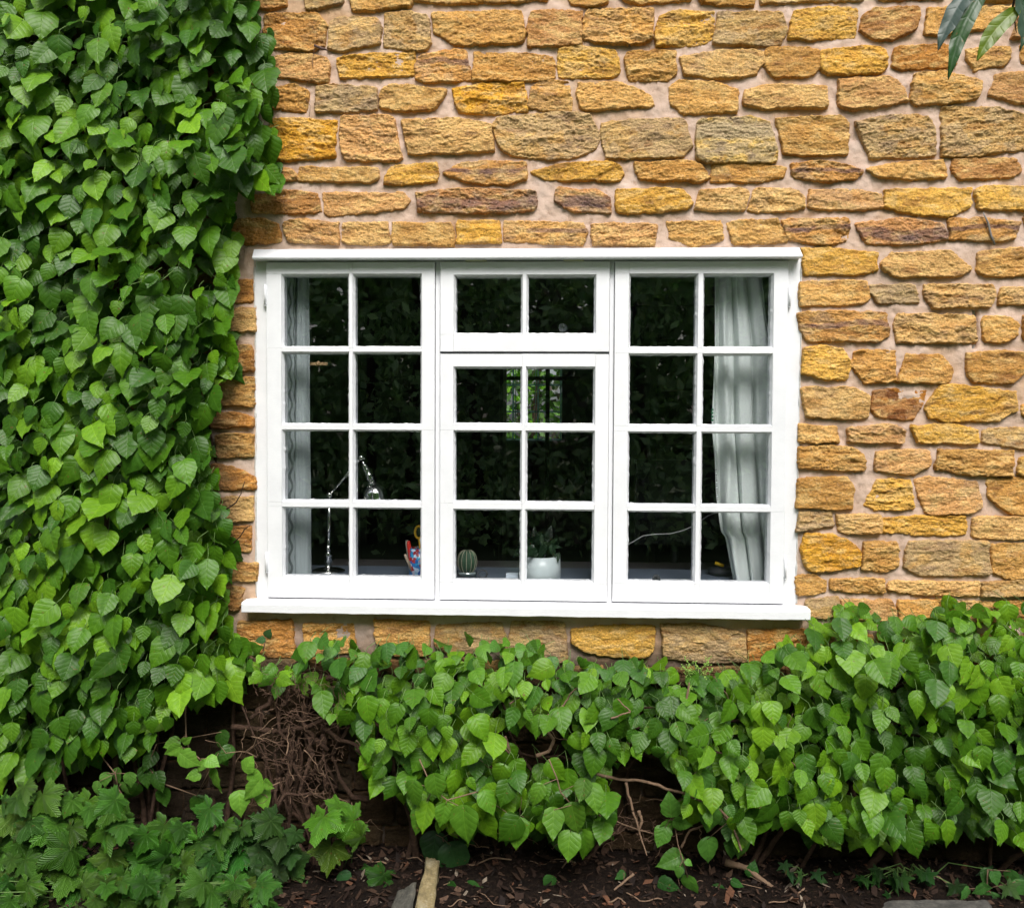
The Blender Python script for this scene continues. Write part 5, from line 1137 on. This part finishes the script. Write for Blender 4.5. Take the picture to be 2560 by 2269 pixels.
pal = np.array([(.030, .017, .012), (.05, .028, .018), (.10, .06, .04), (.018, .012, .010), (.26, .21, .16), (.11, .05, .028)]); pc_ = pal[rs.choice(6, n, p=[.32, .26, .16, .14, .05, .07])]
def mat_litter():
    m = N('litter'); col = m.n('ShaderNodeVertexColor', layer_name='Col').outputs[0]; nz = m.noise(150, 3, .6); m.base(m.mix(.6, col, m.ramp(nz.outputs[0], [(.3, (.5, .5, .5)), (.7, (1.3, 1.3, 1.3))]), 'MULTIPLY')); m.rough(.85, .2); m.bump(nz.outputs[0], .001, .6); return m.m
M_LIT = mat_litter()
lt = tag(link('leaf_litter', mesh_np('leaf_litter', V, F, np.repeat(pc_, 8, 0), smooth=False), M_LIT), 'brown bark chips and dead leaf crumbs on the soil', 'leaf litter', kind='stuff')

g = G(); r = random.Random(31)
for k in range(16):
    x = r.uniform(-.75, 1.5); y = -r.uniform(.06, .36); an = r.uniform(-.6, .6) + (3.14 if r.random() < .5 else 0); L_ = r.uniform(.05, .16); pts = []
    for i in range(9):
        t = i / 8; xx = x + L_ * t * math.cos(an); yy = min(-.03, y + L_ * t * math.sin(an) + .008 * math.sin(t * 7 + k)); pts.append((xx, yy, float(gh(np.array(xx), np.array(yy))) + .008 + .006 * math.sin(t * 5 + k)))
    g = G(); g.tube(pts, [r.uniform(.0010, .0028)] * 9, 6); single('fallen_twig', g, M_TWIG, 'thin fallen twig lying on the dark soil under the wall', 'twig', pts[0], 'fallen twigs on the soil')
# edging stones
def rough_stone(corners_top, depth, seed, res=26):
    """a hewn slab: four top corners (x,y,z), hanging down by depth"""
    A, B, C, D_ = [np.array(c) for c in corners_top]; u = np.linspace(0, 1, res); U, Vv = np.meshgrid(u, u)
    top = (1 - U)[..., None] * (1 - Vv)[..., None] * A + U[..., None] * (1 - Vv)[..., None] * B + U[..., None] * Vv[..., None] * C + (1 - U)[..., None] * Vv[..., None] * D_
    e = np.minimum(np.minimum(U, 1 - U), np.minimum(Vv, 1 - Vv)); top[..., 2] -= .010 * (1 - np.clip(e / .12, 0, 1)) ** 2
    top[..., 2] += .006 * fbm(U * 5, Vv * 5, seed, 4); top[..., 0] += .004 * fbm(U * 4, Vv * 4, seed + 5, 3); top[..., 1] += .004 * fbm(U * 4, Vv * 4, seed + 8, 3)
    ring = [(0, j) for j in range(res)] + [(i, res - 1) for i in range(1, res)] + [(res - 1, j) for j in range(res - 2, -1, -1)] + [(i, 0) for i in range(res - 2, 0, -1)]
    V = list(top.reshape(-1, 3)); F = [(i * res + j, i * res + j + 1, (i + 1) * res + j + 1, (i + 1) * res + j) for i in range(res - 1) for j in range(res - 1)]
    m = len(ring); prev = [i * res + j for i, j in ring]
    for lv in range(1, 7):
        st = len(V)
        for k, (i, j) in enumerate(ring): V.append(top[i, j] + np.array([.005 * float(vn(k * .3, lv * .8, seed)), .005 * float(vn(k * .3, lv * .8, seed + 2)), -depth * lv / 6]))
        cur = list(range(st, st + m)); F += [(prev[k], prev[(k + 1) % m], cur[(k + 1) % m], cur[k]) for k in range(m)]; prev = cur
    return mesh_np('stone', np.array(V), np.array(F))
def mat_rock(name, c1, c2, c3):
    m = N(name); a = m.noise(18, 6, .7); b = m.noise(120, 4, .7); x = m.ramp(a.outputs[0], [(.3, c1), (.5, c2), (.7, c3)]); m.base(m.mix(.6, x, m.ramp(b.outputs[0], [(.3, (.6, .6, .6)), (.7, (1.2, 1.2, 1.2))]), 'MULTIPLY')); m.rough(.9, .2); m.bump(m.math('ADD', a.outputs[0], b.outputs[0]), .006, .8); return m.m
def Wg(px, py, zz):
    d = CR @ Vector(((px - 1280) / FPX, -(py - 1134.5) / FPX, -1.0)); return CAM + d * ((zz - CAM.z) / d.z)
p0 = W(1066, 2135, -.16); p1 = W(1098, 2142, -.16); f0 = W(1030, 2300, -.46); f1 = W(1082, 2300, -.46)
me = rough_stone([f0, f1, p1, p0], .16, 4)
single('edging_stone', me, mat_rock('lichened_stone', (.12, .10, .06), (.28, .22, .11), (.42, .37, .26)), 'lichened sandstone edging slab set on edge in the soil', 'stone', tuple(f0), 'edging stones of the bed')
p0 = W(992, 2222, -.26); p1 = W(1042, 2196, -.26); f0 = W(965, 2300, -.46); f1 = W(1022, 2300, -.46)
single('edging_stone', rough_stone([f0, f1, p1, p0], .12, 9), mat_rock('grey_stone', (.05, .05, .042), (.10, .095, .08), (.15, .14, .11)), 'low grey stone leaning against the lichened edging slab', 'stone', tuple(f0), 'edging stones of the bed')
p0 = W(2215, 2243, -.355); p1 = W(2470, 2243, -.355); f0 = W(2190, 2290, -.47); f1 = W(2500, 2290, -.47)
single('edging_stone', rough_stone([f0, f1, p1, p0], .12, 14), mat_rock('dark_stone', (.05, .05, .045), (.10, .095, .085), (.15, .14, .12)), 'long dark flat slab half buried below the low hydrangea', 'stone', tuple(f0), 'edging stones of the bed')

# ------------------------------------------------------------------ garden across the lawn (what the panes mirror) and behind the house
def bush_mass(name, label, x0, x1, y, hfun, n, seed, leaf=.16, thick=1.2, dark=1.0):
    rs = np.random.RandomState(seed); X = rs.uniform(x0, x1, n); top = hfun(X); Z = rs.rand(n) ** .8 * top; Yv = y + rs.uniform(-thick / 2, thick / 2, n) + .6 * fbm(X * .5, Z * .6, seed, 3)
    t = Thing(name, label, 'hedge', ((x0 + x1) / 2, y, 0), kind='stuff')
    t.e['category'] = 'hedge'
    sgn = 1 if y < 0 else -1
    P = np.stack([X, Yv, Z], 1); L = rs.uniform(.7, 1.4, n) * leaf
    d = rs.randn(n, 3); d /= np.linalg.norm(d, axis=1)[:, None]; e = np.cross(d, rs.randn(n, 3)); e /= np.linalg.norm(e, axis=1)[:, None]
    V = np.stack([P - d * L[:, None] * .5, P + e * L[:, None] * .3, P + d * L[:, None] * .6, P - e * L[:, None] * .3], 1).reshape(-1, 3); F = np.arange(4 * n).reshape(-1, 4)
    c = leafcols(X * 90, Z * 90, rs) * dark; c = np.where(y < 0, c * .40 + c[:, 1:2] * np.array([.40, .46, .43]), c); pk = (rs.rand(n) < .25 * (fbm(X * .8, Z * .8, 4, 2) > .25))[:, None]; c = np.where(pk, np.array([.14, .11, .10]), c)
    m = mesh_np('foliage', V, F, np.repeat(c, 4, 0), np.tile([(0, 0), (.3, .5), (0, 1), (-.3, .5)], (n, 1))); t.part('foliage', m, M_LEAF)
    g = G()
    for k in range(int((x1 - x0) / .9)):
        xx = x0 + .9 * k + rs.rand() * .6; hh = float(hfun(np.array([xx]))[0]); g.tube([(xx, y, 0), (xx + rs.uniform(-.3, .3), y + rs.uniform(-.2, .2), hh * .45), (xx + rs.uniform(-.6, .6), y + rs.uniform(-.3, .3), hh * .9)], [.07, .05, .015], 7)
    t.part('branches', g, M_BARK)
bush_mass('garden_trees', 'dark shrubs and trees across the garden, mirrored in the panes', -11, 11, -8.5, lambda x: 6.2 + 1.0 * fbm(x * .35, x * 0, 3, 3), 80000, 5, .13, 1.6, 4.6)
bush_mass('rear_hedge', 'leafy hedge outside the far window of the room', -2.5, 2.5, 5.6, lambda x: 2.5 + .2 * fbm(x, x * 0, 6, 2), 14000, 8, .09, .7, 2.4)
bush_mass('garden_trees', 'taller tree belt added to close sky gaps behind the mirrored shrubs', -16, 16, -12.5, lambda x: 8.5 + 1.2 * fbm(x * .3, x * 0, 8, 3), 42000, 15, .30, 2.5, 2.0)  # second belt added to block bright sky in the panes' reflections

# weeds and small shoots on the shaded soil, low sprigs under the middle of the window
sprig('hydrangea_sprig', 'sprigs of long leaves hanging lowest under the middle of the window', ql(q, [(330, 1210, 66, -5), (440, 1180, 66, 15), (430, 1350, 62, -8), (500, 1340, 64, 10), (250, 1060, 50, -25), (560, 1060, 62, 12), (520, 1030, 50, -15)]), [q(300, 900), q(350, 1020), q(370, 1100), q(440, 1180)], Y=-.33, colour=(.07, .17, .012))
sprig('hydrangea_sprig', 'drooping leaves hanging just above and beyond the lichened edging slab', ql(B2, [(1130, 1190, 66, -20), (1260, 1180, 52, -10), (1370, 1200, 80, 5), (1190, 1000, 56, 10), (1060, 1040, 58, 0), (1500, 1100, 54, 30), (1570, 1110, 56, 0), (1700, 1270, 66, 0)]), [B2(1100, 900), B2(1180, 1080), B2(1270, 1150), B2(1450, 1100)], Y=-.33, colour=(.07, .18, .012))
sprig('seedling', 'creeping stem of small leaves along the soil in front of the woody stems', [(980 + k * 34 + (k % 3) * 9, 2205 + (k % 4) * 12, 26 + (k % 3) * 8, (-70, 40, 100)[k % 3]) for k in range(7)], [(975, 2215), (1080, 2222), (1200, 2235)], 'seedling', (.025, .085, .015), -.22)
sprig('seedling', 'scattered dim shoots on the soil below the pale curtain', [(1560 + k * 45, 2180 + (k * 37) % 50, 28 + (k % 3) * 9, (-60, 30, 80, 160)[k % 4]) for k in range(9)], [(1560, 2215), (1700, 2220), (1950, 2230)], 'seedling', (.025, .09, .015), -.20)

g = G(); r = random.Random(55)
for k in range(420):
    t = r.random(); x, y_ = (B2(r.uniform(100, 640), r.uniform(360, 900)) if t < .6 else B2(r.uniform(150, 560), r.uniform(900, 1180)) if t < .8 else q(r.uniform(560, 1100), r.uniform(1250, 1420)))
    L_ = r.uniform(.012, .06); an = r.uniform(0, 6.28); Yb = -r.uniform(.10, .26); p0 = W(x, y_, Yb); pts = []
    for i in range(5): pts.append(p0 + Vector((L_ * i / 4 * math.cos(an) + r.gauss(0, .0025), r.gauss(0, .004), L_ * i / 4 * math.sin(an) + r.gauss(0, .0025))))
    g.tube(pts, [r.uniform(.0005, .0013)] * 5, 4, False)
o = hw.part('fibrous_roots', g, basic('root_fibre', (.13, .08, .055), .95, .1, var=.6)); o['kind'] = 'stuff'
g = G()
for k in range(9):
    x, y_ = B2(r.uniform(180, 520), r.uniform(380, 760)); p0 = W(x, y_, -.12); pts = wander(p0, p0 + Vector((r.uniform(-.12, .16), r.uniform(-.05, .03), r.uniform(-.22, .05))), 10, .16, 900 + k); g = G(); g.tube(pts, [r.uniform(.006, .011) * (1 + .25 * float(vn(i * 1.1, k, 5))) for i in range(11)], 9); hw.part('woody_stem', g, M_BARK)

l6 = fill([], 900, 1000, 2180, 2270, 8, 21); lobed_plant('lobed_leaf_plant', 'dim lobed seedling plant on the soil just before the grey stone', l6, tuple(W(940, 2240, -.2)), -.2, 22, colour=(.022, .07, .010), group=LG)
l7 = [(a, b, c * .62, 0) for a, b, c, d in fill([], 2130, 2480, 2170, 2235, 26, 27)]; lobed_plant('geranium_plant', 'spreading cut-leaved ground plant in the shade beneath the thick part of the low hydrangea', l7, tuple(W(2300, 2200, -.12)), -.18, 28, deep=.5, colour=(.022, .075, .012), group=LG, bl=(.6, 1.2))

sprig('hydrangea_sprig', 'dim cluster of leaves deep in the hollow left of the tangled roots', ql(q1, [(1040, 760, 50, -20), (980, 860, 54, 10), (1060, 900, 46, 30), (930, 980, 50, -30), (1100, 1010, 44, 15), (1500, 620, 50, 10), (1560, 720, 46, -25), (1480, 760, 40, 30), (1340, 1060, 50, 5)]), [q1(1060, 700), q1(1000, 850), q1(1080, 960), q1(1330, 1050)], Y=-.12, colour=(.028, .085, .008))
